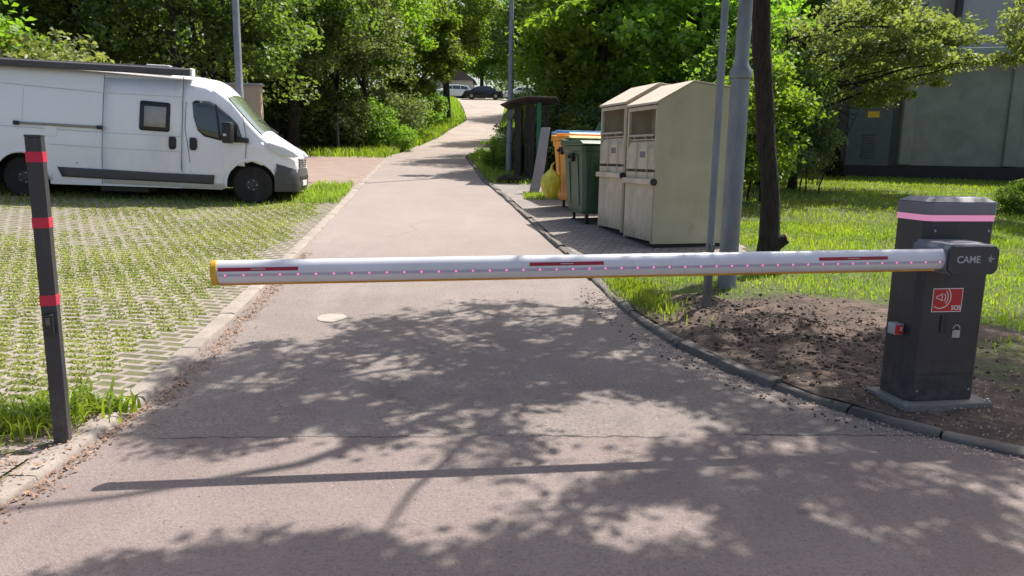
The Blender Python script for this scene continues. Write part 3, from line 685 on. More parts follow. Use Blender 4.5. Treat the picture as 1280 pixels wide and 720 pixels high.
MB().box(-.09, .09, -.13, -.06, 1.5, 1.95, bev=.01).build('junction_box', M['galv2'], e)
m = MB(); m.tube([(0, 0, 7.9), (-.1, 0, 8.1), (-1.0, 0, 8.25)], .03, 8); m.build('bracket_arm', M['galv'], e, True)
m = MB(); m.box(-1.5, -.98, -.12, .12, 8.18, 8.28, bev=.03); m.build('lamp_head', M['galv2'], e, True)
th = empty('marker_pole', (-7.6, 32.5, gz(-7.6, 32.5)), 0, 'thin dark metal pole at the edge of the dark bushes', 'pole')
MB().tube([(0, 0, 0), (0, 0, 1.75)], .05, 8).build('tube', M['galv2'], th, True)
MB().tube([(0, 0, 1.751), (0, 0, 1.80)], .06, 8).build('cap', M['galv2'], th, True)

# ------------------------------------------------------------------ van
vang = R(8.5); VL = 3.76; VB = Vector((-4.65, 13.2)); vdir = Vector((math.cos(vang), math.sin(vang))); VA = VB-vdir*VL
vnx = Vector((-vdir.y, vdir.x)); VZ = .549; vpit = math.atan(.096/VL)
vex = Vector((vdir.x*math.cos(vpit), vdir.y*math.cos(vpit), -math.sin(vpit))); vey = Vector((vnx.x, vnx.y, 0)); vez = vex.cross(vey)
van = empty('camper_van', (VA.x, VA.y, VZ), 0, 'white high-roof camper van parked on the grass pavers', 'van')
van.rotation_euler = Matrix((vex, vey, vez)).transposed().to_euler()
def vt(px, py):       # photo pixel -> (u, z) on the near side plane of the van, in metres
    v = CM @ Vector(((px-640)/FPX, -(py-360)/FPX, -1.0)); t = VB.dot(vnx)/Vector(v.xy).dot(vnx)
    p = v*t + Vector((0, 0, CH)) - Vector((VA.x, VA.y, VZ)); return (p.dot(vex), p.dot(vez))
VW = 2.1
UN = 4.50
UT = [vt(*p) for p in ((0, 76), (120, 84.5), (240, 94.5), (262, 99.5), (282, 121), (303, 145), (325, 168.5), (345, 181.5), (360, 191), (369, 202), (373, 213), (375, 225))]
UT = [(-1.15, UT[0][1])] + UT
def ztop(u): return float(np.mean([np.interp(u+dd, [a for a, b in UT], [b for a, b in UT]) for dd in (-.06, -.03, 0, .03, .06)]))
WC = [(.03, .345), (VL, .345)]; AR = .43
def zbot(u):
    z = .25 + (.06*max(0, (u-4.1))/.4 if u > 4.1 else 0)
    for cu_, cz_ in WC:
        if abs(u-cu_) < AR: z = max(z, cz_+math.sqrt(AR*AR-(u-cu_)**2))
    return z
def inset(u, z):
    i = .025*max(0, (.55-z)/.3)**2 + (.13*max(0, (z-.95)/1.35)**1.6)
    i += .012*math.exp(-((z-.62)/.03)**2)
    if u > UN-1.1: i += .36*((u-UN+1.1)/1.1)**3.2
    if u < -.95: i += .05*((-.95-u)/.2)**2
    return i
def section(u):
    zt = ztop(u); zb = min(zbot(u), zt-.05); r = .16 if u < 3.0 else .16-.06*min(1, (u-3.0)/.6); r = min(r, (zt-zb)*.45)
    zs = zt-r; P_ = []
    for k in range(15):
        z = zb+(zs-zb)*k/14; P_.append((inset(u, z), z))
    v0 = inset(u, zs)
    for k in range(1, 6):
        a = math.pi/2*k/5; P_.append((v0+r*(1-math.cos(a)), zs+r*math.sin(a)))
    cr = .05 if u < 3.0 else .05+.05*min(1, (u-3.0)/.5)
    v1 = v0+r; vc = VW/2
    for k in range(1, 7):
        t_ = k/6; P_.append((v1+(vc-v1)*t_, zt+cr*(1-(1-t_)**2)))
    return P_ + [(VW-v, z) for v, z in P_[-2::-1]]
us = sorted(set([round(x, 3) for x in list(np.arange(-1.15, UN, .07)) + [UN]] + [round(c+AR*math.sin(a), 3) for c, _ in WC for a in np.linspace(-math.pi/2, math.pi/2, 17)]))
SECS = [section(u) for u in us]; npn = len(SECS[0])
Vv = [(u, v, z) for u, s in zip(us, SECS) for v, z in s]
Ff = [(j*npn+i, (j+1)*npn+i, (j+1)*npn+i+1, j*npn+i+1) for j in range(len(us)-1) for i in range(npn-1)]
body = mkobj('body', npmesh('body', Vv, Ff, True), M['vanwhite'], van)
bmv = bmesh.new(); bmv.from_mesh(body.data); bmv.verts.ensure_lookup_table()
bmv.faces.new([bmv.verts[i] for i in range(npn)]); bmv.faces.new([bmv.verts[(len(us)-1)*npn+i] for i in range(npn)][::-1])
bmesh.ops.recalc_face_normals(bmv, faces=bmv.faces[:]); bmv.to_mesh(body.data); bmv.free()
try: body.data.set_sharp_from_angle(angle=R(50))
except Exception: pass
def subpatch(pts, off, far=False, cuts=2):
    """flat (u,z) outline -> patch following the body side, proud by off"""
    bm = bmesh.new(); f = bm.faces.new([bm.verts.new((a, 0, b)) for a, b in pts])
    bmesh.ops.triangulate(bm, faces=[f]); bmesh.ops.subdivide_edges(bm, edges=bm.edges[:], cuts=cuts, use_grid_fill=True)
    for v in bm.verts:
        i = inset(v.co.x, v.co.z)-off; v.co.y = VW-i if far else i
    return bm
def side_part(name, pix, mt, off=.006, parent=None, both=True, cuts=2, thick=.006, trace=True):
    pts = [vt(*p) for p in pix] if trace else pix
    for far in ((False, True) if both else (False,)):
        m = MB(); m.bm.free(); m.bm = subpatch(pts, off, far, cuts)
        o = m.build(name, mt, parent or van, True); s = o.modifiers.new('s', 'SOLIDIFY'); s.thickness = thick; s.offset = 0
        first = o if not far else first
    return first
def line_px(pts, w=.9):
    """thin seam as traced polyline: returns polygons (list of pix quads)"""
    out = []
    for (x0, y0), (x1, y1) in zip(pts, pts[1:]):
        L_ = math.hypot(x1-x0, y1-y0); nx_, ny_ = -(y1-y0)/L_*w/2, (x1-x0)/L_*w/2
        out.append([(x0+nx_, y0+ny_), (x1+nx_, y1+ny_), (x1-nx_, y1-ny_), (x0-nx_, y0-ny_)])
    return out
def seams(name, lines, mt, w=.8, off=.0022, parent=None):
    m = MB(); m.bm.free(); m.bm = bmesh.new()
    for ln in lines:
        for q in line_px(ln, w):
            b2 = subpatch([vt(*p) for p in q], off, False, 3); me = bpy.data.meshes.new('q'); b2.to_mesh(me); b2.free(); m.bm.from_mesh(me); bpy.data.meshes.remove(me)
    return m.build(name, mt, parent or van)
M['seam'] = plain('panel_gap', (.12, .12, .125), .7)
M['crease'] = plain('crease_shade_grey', (.55, .56, .585), .4, var=.02)  # grey standing in for the shade along the pressed creases
door = side_part('front_door', [(228, 98), (262, 106), (283, 122), (303, 146), (308, 176), (306, 208), (296, 207), (284, 218), (281, 236), (228, 235)], M['vanwhite'], .003, both=True, cuts=5, thick=.004)
seams('door_gap', [[(227.5, 95), (227, 237)], [(262, 104), (283, 120), (303, 144), (308, 175), (306, 207)], [(232, 127), (231, 160), (236, 190), (239, 215)]], M['seam'], .8, .0065, door)
sdoor = side_part('sliding_door', [(129, 96), (226, 100), (226, 234), (129, 229)], M['vanwhite'], .003, both=False, cuts=5, thick=.004)
seams('door_gap', [[(128, 93), (127.5, 230)]], M['seam'], .9, .0065, sdoor)
seams('crease_shade_line', [[(-40, 100), (0, 103), (127, 115.5), (227, 121)], [(-20, 155), (0, 156.5), (127, 165.5), (228, 171)], [(62, 180), (127, 184.5), (227, 190)]], M['crease'], 1.0, .007)  # crease shading drawn as thin grey strips on the body
seams('rear_panel_gap', [[(27, 110), (27, 150)]], M['crease'], .6, .004)
side_part('side_moulding', [(72, 208.3), (128, 211.5), (200, 216), (268.5, 219), (267, 230.5), (200, 227), (128, 223.5), (78, 220.6)], M['dgrey'], .012, thick=.014, cuts=4)
win = side_part('window_frame', [(174.5, 126.5), (177, 125.5), (210, 128.5), (212.3, 130), (212, 163), (210, 165), (176, 162.5), (174, 160)], M['black'], .016, both=False, thick=.02, cuts=4)
side_part('blind', [(180, 132), (207.5, 134), (207, 159.5), (180, 157.5)], M['blind'], .029, both=False, parent=win, thick=.004)
side_part('door_window', [(239.5, 128), (243, 125.2), (262, 126.5), (270, 130.5), (285, 143), (297, 155), (304, 176), (275, 175.5), (255, 170.5), (247, 163), (241.5, 146)], M['glass'], .008, thick=.006, cuts=4)
side_part('window_divider', [(268, 130), (270.5, 131), (277, 175.5), (274, 175.5)], M['black'], .013, thick=.008, parent=door, both=False)
side_part('door_handle', [(212, 171), (219, 171), (220.5, 174), (220.5, 184), (218.5, 186.5), (213, 186.5), (211.5, 183), (211.3, 174)], M['black'], .018, thick=.03, parent=sdoor, both=False)
side_part('door_handle', [(238, 172), (245, 172.5), (246.5, 176), (246.5, 185), (244.5, 187.8), (239, 187.5), (237.5, 184), (237.3, 175)], M['black'], .018, thick=.03, parent=door, both=False)
rl = side_part('sliding_rail', [(20, 151.5), (124, 157.5), (124, 160.8), (20, 154.8)], M['rail'], .012, both=False, thick=.02, cuts=4)
side_part('rail_end', [(17, 150.5), (23.5, 151), (23.5, 156), (17, 155.5)], M['black'], .02, both=False, parent=rl, thick=.03)
side_part('rail_end', [(121.5, 156.8), (128, 157.3), (128, 162), (121.5, 161.5)], M['black'], .02, both=False, parent=rl, thick=.03)
side_part('headlight', [(331, 178.5), (337, 178), (350, 182), (363, 189), (370, 196), (364, 197.5), (350, 194.5), (339, 189)], M['lamp'], .02, thick=.03, cuts=4)
side_part('wing_panel', [(308.6, 178), (328, 178), (337, 192), (340, 198), (333, 204), (327, 207), (315, 202), (307.5, 204)], M['vanwhite'], .003, thick=.004, cuts=4)
# wheel arch lip
for k_, (cu_, cz_) in enumerate(WC):
    n = 18
    for far in (0, 1):
        m = MB(); A1 = []
        for a in np.linspace(math.pi*1.05, -.04 if k_ == 0 else .15, n):
            r_ = []
            for rr in (AR-.015, AR+.03, AR+.045):
                u = cu_+rr*math.cos(a); z = cz_+rr*math.sin(a); i = inset(u, z)-(.010 if rr < AR+.04 else -.002); r_.append(m.bm.verts.new((u, VW-i if far else i, z)))
            A1.append(r_)
        for j in range(n-1):
            for q in range(2): m.bm.faces.new((A1[j][q], A1[j][q+1], A1[j+1][q+1], A1[j+1][q]))
        m.build('arch_lip', M['vanwhite'], van, True, thick=.004)
# bumper wraps round nose
m = MB(); plan = []; BS = VL+AR-.05
for far in (0, 1):
    seq = []
    for u in np.linspace(BS, UN+.03, 12):
        i = inset(min(u, UN), .5) - .03 + max(0, u-UN)*3; seq.append((u, VW-i if far else i))
    plan += seq if not far else seq[::-1]
zt_f = lambda u: .74-.08*(u-BS)/(UN-BS)
rings = []
for lev in range(6):
    t_ = lev/5; ring = []
    k_ = (.93, .985, 1.0, 1.0, .985, .93)[lev]
    for (u, v) in plan:
        vc = VW/2; zz = .24+(zt_f(u)-.24)*t_; uu = BS+(u-BS)*k_
        if u < BS+.03: uu += .05 if t_ > .75 else 0
        ring.append(m.bm.verts.new((uu, vc+(v-vc)*(1-(1-k_)*.35), zz)))
    rings.append(ring)
for a in range(5):
    for i in range(len(plan)-1): m.bm.faces.new((rings[a][i], rings[a][i+1], rings[a+1][i+1], rings[a+1][i]))
m.bm.faces.new(rings[0]); m.bm.faces.new(rings[-1][::-1])
bump_ = m.build('front_bumper', M['dgrey'], van, True)
m = MB(); m.box(UN, UN+.045, .48, VW-.48, .46, .52, bev=.008); m.build('air_intake', M['black'], bump_)
m = MB(); m.box(UN+.031, UN+.05, .79, VW-.79, .33, .43, bev=.004); m.build('licence_plate', M['plate'], bump_)
m = MB(); m.box(UN-.12, UN+.012, .52, VW-.52, .67, .84, bev=.02); gr_ = m.build('grille', M['dgrey'], van, True)
for z in (.69, .73, .77, .81): MB().box(UN+.0125, UN+.022, .60, VW-.60, z, z+.014, bev=.003).build('grille_bar', M['silver'], gr_)
m = MB(); m.lathe([(.06, 0), (.06, .008), (.04, .014)], Matrix.Translation((UN+.023, VW/2, .76)) @ Matrix.Rotation(R(90), 4, 'Y'), 20); m.build('badge', M['silver'], gr_, True)
m = MB(); m.box(-1.05, 4.1, .30, VW-.30, .28, .80, bev=.02); m.build('underbody', M['black'], van)
m = MB(); m.box(1.2, 2.0, .15, .6, .14, .28, bev=.02); m.build('exhaust_box', M['black'], van)
m = MB(); m.box(-1.22, -.42, .02, VW-.02, .22, .50, bev=.04); m.build('rear_bumper', M['dgrey'], van, True)
# wheels
def wheel(u, v, side, parent, r=.345, w=.22):
    Mx = Matrix.Translation((u, v, r)) @ Matrix.Rotation(R(90)*side, 4, 'X')
    e = empty('wheel', (0, 0, 0)); e.parent = parent
    m = MB(); m.lathe([(.215*r/.345, -.02), (.30*r/.345, .0), (.335*r/.345, -.02), (r, -.05), (r, -w+.03), (.33*r/.345, -w)], Mx, 36); m.build('tyre', M['tyre'], e, True)
    m = MB(); m.lathe([(.214*r/.345, -.021), (.20*r/.345, -.045), (.13*r/.345, -.05), (.11*r/.345, -.02), (.06*r/.345, -.015), (.05*r/.345, .0), (.001, .002)], Mx, 30); m.build('rim', M['rim'], e, True)
    for k in range(5):
        a = 2*math.pi*k/5; c = Mx @ Vector((.078*math.cos(a), .078*math.sin(a), -.017)); nut = MB(); nut.lathe([(.013, 0), (.013, .012), (.006, .016)], Matrix.Translation(c) @ Matrix.Rotation(R(90)*side, 4, 'X'), 6); nut.build('wheel_nut', M['silver'], e)
    return e
for u in (.03, VL): wheel(u, .06, 1, van); wheel(u, VW-.06, -1, van)
# windscreen on the loft
wa, wb = vt(281, 124)[0], vt(327, 168)[0]
wi = [i for i, u in enumerate(us) if wa <= u <= wb]
m = MB(); lo_, hi_ = 18, npn-19; rows = []
for i in wi:
    s = SECS[i]; du = .5
    rows.append([m.bm.verts.new((us[i]+.010, s[k][0], s[k][1]+.012)) for k in range(lo_, hi_+1)])
for a in range(len(rows)-1):
    for b in range(len(rows[0])-1): m.bm.faces.new((rows[a][b], rows[a][b+1], rows[a+1][b+1], rows[a+1][b]))
ws = m.build('windscreen', M['wglass'], van, True)
for q in ((.80, .35), (.62, .52)):
    MB().tube([(wb+.02, VW*q[0], ztop(wb+.02)+.115), (wb-.07, VW*(q[0]+q[1])/2, ztop(wb-.07)+.125), (wb-.17, VW*q[1], ztop(wb-.17)+.12)], .012, 6).build('wiper', M['black'], ws)
for q in ((2.62, .46), (.9, .62)):
    m = MB(); m.lathe([(.012, 0), (.012, .004)], Matrix.Translation((q[0], inset(q[0], q[1])-.008, q[1])) @ Matrix.Rotation(R(90), 4, 'X'), 10); m.build('jack_plug', M['seam'], van)
m = MB(); m.box(.42, .62, -.006, .01, 1.05, 1.25, bev=.01); m.build('fuel_flap', M['vanwhite'], van)
# mirrors
for far in (0, 1):
    sgn = 1 if not far else -1; base = 0 if not far else VW
    uu, zz = vt(299, 166); uu -= .10
    def Y_(v): return base + sgn*v
    m = MB(); m.box(-.085, .085, -.12, .06, -.19, .17, Matrix.Translation((uu-.05, Y_(-.14), zz+.0)) @ Matrix.Rotation(-sgn*R(8), 4, 'Z'), bev=.035); mi = m.build('mirror', M['black'], van, True)
    m = MB(); m.box(-.015, .24, -.02, .07, -.15, -.06, Matrix.Translation((uu+.02, Y_(-.035), zz-.02)), bev=.02); m.build('mirror_arm', M['black'], mi, True)
    m = MB(); m.box(-.03, .02, -.005, .005, -.07, -.03, Matrix.Translation((uu-.08, Y_(-.266), zz)), bev=.002); m.build('turn_signal', M['lamp'], mi)
# awning and roof gear
m = MB(); u1, _ = vt(240, 90)
_, za = vt(240, 94.5); _, zb_ = vt(0, 81); az_ = (zb_-za)/(u1-vt(0, 81)[0])
m.prism([(-.02, 0), (-.05, .02), (-.05, .10), (-.02, .125), (.14, .13), (.16, .05), (.10, .01)], lambda v, z: (-1.25, v, za+az_*(u1+1.25)+z-.012), lambda v, z: (u1-.02, v, za+z-.012))
aw = m.build('awning', M['awn'], van, True)
m = MB(); m.prism([(-.055, za-.014), (-.055, za+.1), (-.02, za+.12), (.15, za+.122), (.16, za+.03), (.10, za-.014)], lambda v, z: (u1-.019, v, z), lambda v, z: (u1+.012, v, z)); m.build('awning_end_cap', M['plate'], aw)
m = MB(); m.box(-.9, 2.5, .22, 1.85, za+.125, za+.15, bev=.01); m.build('roof_panel', M['awn'], van)
m = MB(); m.box(1.95, 2.35, .4, .8, za+.151, za+.19, bev=.02); m.build('roof_vent', M['plate'], van)

# ------------------------------------------------------------------ clothing containers
cdir = Vector((-.275, .961)); cang = math.atan2(cdir.y, cdir.x)-math.pi/2
def container(off, lab):
    p = Vector((1.80, 9.50)) + cdir*off
    e = empty('clothing_container', (p.x, p.y, T(p.y+.4)+.0), cang, lab, 'clothing bank', 'clothing containers beside the lane')
    W_, D_ = .90, 1.15
    # x depth, y width
    prof = [(0, .07), (D_, .07), (D_, 2.05), (.47, 2.12), (0, 1.86)]
    prof2 = [(.36, .07), (D_, .07), (D_, 1.98), (.47, 2.13), (.36, 2.06)]
    for y0, y1 in ((0, .025), (W_-.025, W_)):
        MB().prism(prof, lambda a, b: (a, y0, b), lambda a, b: (a, y1, b)).build('side_panel', M['creamd'], e, False, .003)
    m = MB(); m.box(D_-.02, D_-.002, .026, W_-.026, .07, 1.97); m.build('back_panel', M['creamd'], e)
    # roof
    m = MB()
    rp = [(-.035, 1.835), (-.03, 1.865), (.47, 2.14), (D_+.015, 2.068), (D_+.015, 2.053), (.47, 2.123), (.0, 1.863)]
    m.prism(rp, lambda a, b: (a, -.012, b), lambda a, b: (a, W_+.012, b)); m.build('roof', M['creamr'], e, False, .003)
    # front frame posts
    m = MB(); m.box(-.006, .03, .0265, .055, .07, 1.82); m.box(-.006, .03, W_-.055, W_-.0265, .07, 1.82); m.box(-.006, .02, .056, W_-.056, 1.78, 1.825); m.build('front_frame', M['cream'], e)
    # cavity
    m = MB(); m.box(.34, .352, .0265, W_-.0265, 1.0, 2.03); m.box(.02, .34, .0265, W_-.0265, 1.395, 1.41); m.build('chute_cavity', M['cream'], e)
    # chute flap bulging out
    m = MB(); m.prism([(-.008, 1.02), (-.012, 1.28), (.03, 1.38), (.06, 1.392), (.06, 1.02)], lambda a, b: (a, .058, b), lambda a, b: (a, W_-.058, b)); fl = m.build('chute_flap', M['cream'], e, False, .004)
    m = MB(); m.tube([(-.02, .06, 1.455), (-.02, W_-.06, 1.455)], .014, 8)
    for yy in (.20, .52):
        m.tube([(-.02, yy+.12, 1.45), (-.03, yy, 1.34), (-.03, yy, .90)], .007, 6)
    m.build('flap_lever', M['creamr'], fl)
    m = MB(); m.box(-.0135, -.0125, .3, .46, 1.17, 1.25); m.build('sticker', M['lgrey'], fl)
    # lower door
    m = MB(); m.box(-.010, .0, .03, W_-.03, .10, .985, bev=.002); ld = m.build('lower_door', M['cream'], e)
    m = MB(); m.box(-.012, .0, .0265, W_-.0265, .992, 1.012); m.build('black_seal', M['black'], ld)
    m = MB(); m.box(-.085, -.014, -.04, W_-.06, .83, .90, bev=.006); m.box(-.02, -.005, .1, .16, .84, .89); hb = m.build('locking_bar', M['cream'], e)
    m = MB(); m.lathe([(.045, 0), (.045, .03), (.02, .035)], Matrix.Translation((-.05, -.041, .865)) @ Matrix.Rotation(R(90), 4, 'X'), 14); m.build('bar_end', M['black'], hb, True)
    m = MB(); m.box(.05, D_-.05, .05, W_-.05, 0, .069); m.build('base_frame', M['black'], e)
    if off == 0:
        m = MB(); m.tube([(.10, .30, 1.42), (.14, .22, 1.60), (.22, .16, 1.72), (.28, .14, 1.70)], .012, 8); m.build('cable', M['black'], e, True)
    return e
container(0, 'cream metal clothing bank with scratched end, nearest the lamp pole')
container(.955, 'cream metal clothing bank between the green bin and its scratched twin')

# ------------------------------------------------------------------ wheeled bins
def bin_(x, y, rz, body_m, lid_m, lab, s=1.0, dome=False):
    e = empty('wheeled_bin', (x, y, T(y)+.035), rz, lab, 'waste bin', 'four-wheeled waste bins by the lane')
    W_, D_ = .62*s, .48*s
    m = MB(); rings = []
    def ring(w, d_, z, c=.05): 
        P_ = [(w-c, -d_), (w, -d_+c), (w, d_-c), (w-c, d_), (-w+c, d_), (-w, d_-c), (-w, -d_+c), (-w+c, -d_)]
        return [m.bm.verts.new((a, b, z)) for a, b in P_]
    for w, d_, z in ((W_*.84, D_*.78, .13), (W_*.87, D_*.82, .19), (W_*.93, D_*.92, .75), (W_*.97, D_*.98, 1.08), (W_*1.0, D_*1.02, 1.09), (W_*1.01, D_*1.03, 1.17)): rings.append(ring(w, d_, z))
    for a in range(len(rings)-1):
        for i in range(8): m.bm.faces.new((rings[a][i], rings[a][(i+1) % 8], rings[a+1][(i+1) % 8], rings[a+1][i]))
    m.bm.faces.new(rings[0][::-1]); m.bm.faces.new(rings[-1])
    body_ = m.build('body', body_m, e, False, .008)
    m = MB()
    for xx in (-.42*s, -.14*s, .14*s, .42*s): m.prism([(xx-.03, .26), (xx+.03, .26), (xx+.035, 1.03), (xx-.035, 1.03)], lambda a, b: (a, -D_*(.80+.19*(b-.19)/.9)-.018, b), lambda a, b: (a, -D_*(.80+.19*(b-.19)/.9)-.001, b))
    for yy in (-.2*s, .2*s):
        for sg in (-1, 1): m.prism([(yy-.03, .26), (yy+.03, .26), (yy+.035, 1.03), (yy-.035, 1.03)], lambda a, b: (sg*(W_*(.86+.11*(b-.19)/.9)+.016), a, b), lambda a, b: (sg*(W_*(.86+.11*(b-.19)/.9)+.001), a, b))
    m.build('rib', body_m, body_, False, .004)
    m = MB(); H0 = 1.175
    if dome:
        pr_ = [(-D_*1.04, H0), (-D_*.95, H0+.12), (-D_*.6, H0+.27), (0, H0+.33), (D_*.6, H0+.27), (D_*.95, H0+.12), (D_*1.04, H0)]
    else:
        pr_ = [(-D_*1.08, H0), (-D_*1.08, H0+.03), (-D_*.85, H0+.075), (D_*.6, H0+.085), (D_*1.04, H0+.10), (D_*1.04, H0)]
    m.prism(pr_, lambda a, b: (-W_*1.04, a, b), lambda a, b: (W_*1.04, a, b)); lid = m.build('lid', lid_m, e, False, .012)
    if not dome:
        m = MB(); m.box(-W_*.9, W_*.9, D_*.72, D_*1.12, H0+.09, H0+.13, bev=.015)
        for k in range(5): m.box(-W_*.8+k*W_*.38, -W_*.8+k*W_*.38+.05, D_*.3, D_*.71, H0+.088, H0+.11, bev=.006)
        m.build('lid_hinge', lid_m, lid, True)
    for sg in (-1, 1):
        m = MB(); m.tube([(sg*W_*.97, 0, 1.0), (sg*(W_+.075), 0, 1.0)], .022, 10); m.box(min(sg*W_*.96, sg*(W_+.03)), max(sg*W_*.96, sg*(W_+.03)), -.07, .07, .93, 1.06, bev=.01); m.build('trunnion', M['black'], e, True)
    for sx_ in (-1, 1):
        for sy_ in (-1, 1):
            cx_, cy_ = sx_*W_*.70, sy_*D_*.62
            w_ = MB(); w_.lathe([(.07, -.022), (.095, -.018), (.098, 0), (.095, .018), (.07, .022)], Matrix.Translation((cx_, cy_, .065)) @ Matrix.Rotation(R(20*sx_), 4, 'Z') @ Matrix.Rotation(R(90), 4, 'Y'), 18); wh = w_.build('castor', M['tyre'], e, True)
            MB().prism([(-.03, .07), (.03, .07), (.05, .19), (-.05, .19)], lambda a, b: (cx_-.035, cy_+a, b), lambda a, b: (cx_-.028, cy_+a, b)).box(cx_-.04, cx_+.04, cy_-.05, cy_+.05, .17, .188).build('fork', M['galv2'], wh)
    return e
rz = cang + R(90)
rz = cang
g1 = bin_(1.47, 11.93, cang, M['bgreen'], M['bgreen'], 'dark green wheeled bin with flat green lid next to the clothing banks', .95)
g2 = bin_(1.42, 13.35, cang, M['byel'], M['byel'], 'orange yellow wheeled bin behind the dark green bin', 1.0)
g3 = bin_(1.50, 14.75, cang+R(2), M['bblue'], M['bblue'], 'blue-lidded wheeled bin behind the yellow bin', 1.0)
g4 = bin_(2.5, 16.1, cang+R(3), M['bgreen'], M['gpaint'], 'wheeled bin with a domed green lid at the back of the bins', 1.0, True)
# yellow bag hanging
m = bmesh.new(); bmesh.ops.create_icosphere(m, subdivisions=4, radius=1)
rr = random.Random(2)
for v in m.verts:
    z = v.co.z; k = 1.0 if z < .45 else max(.2, 1-(z-.45)*1.4)
    a = math.atan2(v.co.y, v.co.x); f = 1+.06*math.sin(7*a+z*3)+.04*math.sin(13*a-z*5)+.03*math.sin(z*17+a*3)
    v.co = Vector((v.co.x*.17*k*f, v.co.y*.19*k*f, z*.27))
me = bpy.data.meshes.new('rubbish_bag'); m.to_mesh(me); m.free(); me.polygons.foreach_set('use_smooth', [True]*len(me.polygons))
bg_ = empty('rubbish_bag', (.655, 13.1, T(13.0)+.50), 0, 'yellow plastic rubbish bag hanging at the side of the yellow bin', 'bag')
b_ = mkobj('bag', me, M['bag'], bg_)
MB().tube([(0, 0, .2), (.01, .01, .30), (.05, .02, .36)], [.03, .02, .008], 8).build('knot', M['bag'], bg_, True)

# ------------------------------------------------------------------ shelter
sh = empty('wooden_shelter', (.0, 18.5, T(18.5)+.0), R(-6), 'narrow dark wooden shelter with sloping felt roof and a green post', 'shelter')
def planks(x0, x1, y0, y1, z0, z1, n, gap=.012, ax=0):
    m = MB()
    for k in range(n):
        if ax == 0:
            a = x0+(x1-x0)*k/n; m.box(a+gap/2, a+(x1-x0)/n-gap/2, y0, y1, z0, z1+random.uniform(-.02, .02), bev=.003)
        else:
            a = y0+(y1-y0)*k/n; m.box(x0, x1, a+gap/2, a+(y1-y0)/n-gap/2, z0, z1+random.uniform(-.02, .02), bev=.003)
    return m
planks(.02, .17, .0, .03, .02, 1.83, 1).build('front_planks', M['wood'], sh)
planks(.33, .50, .0, .03, .02, 1.84, 2).build('front_planks', M['wood'], sh)
planks(.70, .84, .02, .05, .02, 1.86, 2).build('front_planks', M['wood'], sh)
for xx, yy in ((.0, .05), (.26, .05), (.0, 1.3), (.92, 1.3)): MB().box(xx, xx+.07, yy, yy+.07, 0, 1.86, bev=.004).build('frame_post', M['wood'], sh)
MB().box(.545, .65, -.03, .05, .02, 1.90, bev=.006).build('green_post', M['gpaint'], sh)
planks(.0, .03, .15, 1.28, .05, 1.8, 5, .10, 1).build('side_planks', M['wood'], sh)
planks(.0, .98, 1.39, 1.42, .05, .9, 6, .07, 0).build('back_planks', M['wood'], sh)
m = MB(); m.prism([(-.32, 1.84), (.02, 1.98), (.35, 2.04), (1.02, 2.02), (1.02, 2.0), (.35, 2.02), (.02, 1.955), (-.32, 1.815)], lambda a, b: (a, -.30, b), lambda a, b: (a, 1.65, b)); m.build('roof', M['felt'], sh, False, .004)
MB().box(-.25, 1.1, .06, .12, 1.86, 1.90).build('roof_beam', M['wood'], sh)
m = empty('leaning_board', (.42, 15.45, T(15.45)+.03), R(-10), 'tall warped grey board leaning upright beside the shelter', 'board')
mm = MB(); rows = []
for k in range(9):
    t_ = k/8; z = 1.34*t_; off = .19*t_ + .02*math.sin(t_*5); w = .105
    rows.append([mm.bm.verts.new((off-w+(.02 if k > 4 else 0), .30*t_, z)), mm.bm.verts.new((off+w, .30*t_, z)), mm.bm.verts.new((off+w, .30*t_+.03, z)), mm.bm.verts.new((off-w+(.02 if k > 4 else 0), .30*t_+.03, z))])
for a in range(8):
    for i in range(4): mm.bm.faces.new((rows[a][i], rows[a][(i+1) % 4], rows[a+1][(i+1) % 4], rows[a+1][i]))
mm.bm.faces.new(rows[0][::-1]); mm.bm.faces.new(rows[-1]); mm.build('panel', M['board'], m, False, .003)
# dark log / bag near the shelter
lg = MB(); lg.tube([(-.30, 0, .06), (-.1, .03, .11), (.15, 0, .10), (.32, .05, .06)], [.05, .10, .11, .06], 10)
lo = lg.build('log', M['bark'], None, True); lo.location = (-.10, 17.6, T(17.6)+.03); tag(lo, 'dark lump of wood lying on the grass before the shelter', 'log')

# ------------------------------------------------------------------ buildings
# substation
A2_, B2_ = Vector((9.3, 22.0)), Vector((14.6, 20.4)); bd = (B2_-A2_).normalized(); ba = math.atan2(bd.y, bd.x)
sb = empty('substation', (A2_.x, A2_.y, T(22)), ba, 'low grey rendered substation with flat roof and black base', 'substation')
LN = 7.5; HT = 3.28
m = MB(); m.box(0, LN, 0, 4.5, .36, HT, bev=.02); m.build('wall', M['wall'], sb)
m = MB(); m.box(-.02, 1.72, -.012, -.001, .36, HT-.02); m.build('shaded_bay', M['wallg'], sb)  # flat dark sheet; the shade of the bay is put into its colour
m = MB(); m.box(-.03, LN+.03, -.05, 4.5, 0, .355); m.build('plinth', M['plinth'], sb)
m = MB(); m.box(-.3, LN+.3, -.35, 4.9, HT+.002, HT+.24, bev=.02); m.build('roof', M['roofc'], sb)
m = MB(); m.box(.35, 1.5, -.045, -.014, .04, 2.45, bev=.01); dr = m.build('door', M['doorm'], sb)
m = MB()
for k in range(9): m.box(.75, 1.12, -.06, -.046, .55+k*.08, .59+k*.08)
m.build('louvre', M['dgrey'], dr)
MB().box(.85, 1.15, -.052, -.046, 1.70, 1.87).build('warning_sign', M['yel'], dr)
for a in (1.75, 4.35): 
    m = MB(); m.box(a, a+.32, -.10, -.002, .37, HT-.12, bev=.04); m.build('pilaster', M['wall'], sb)
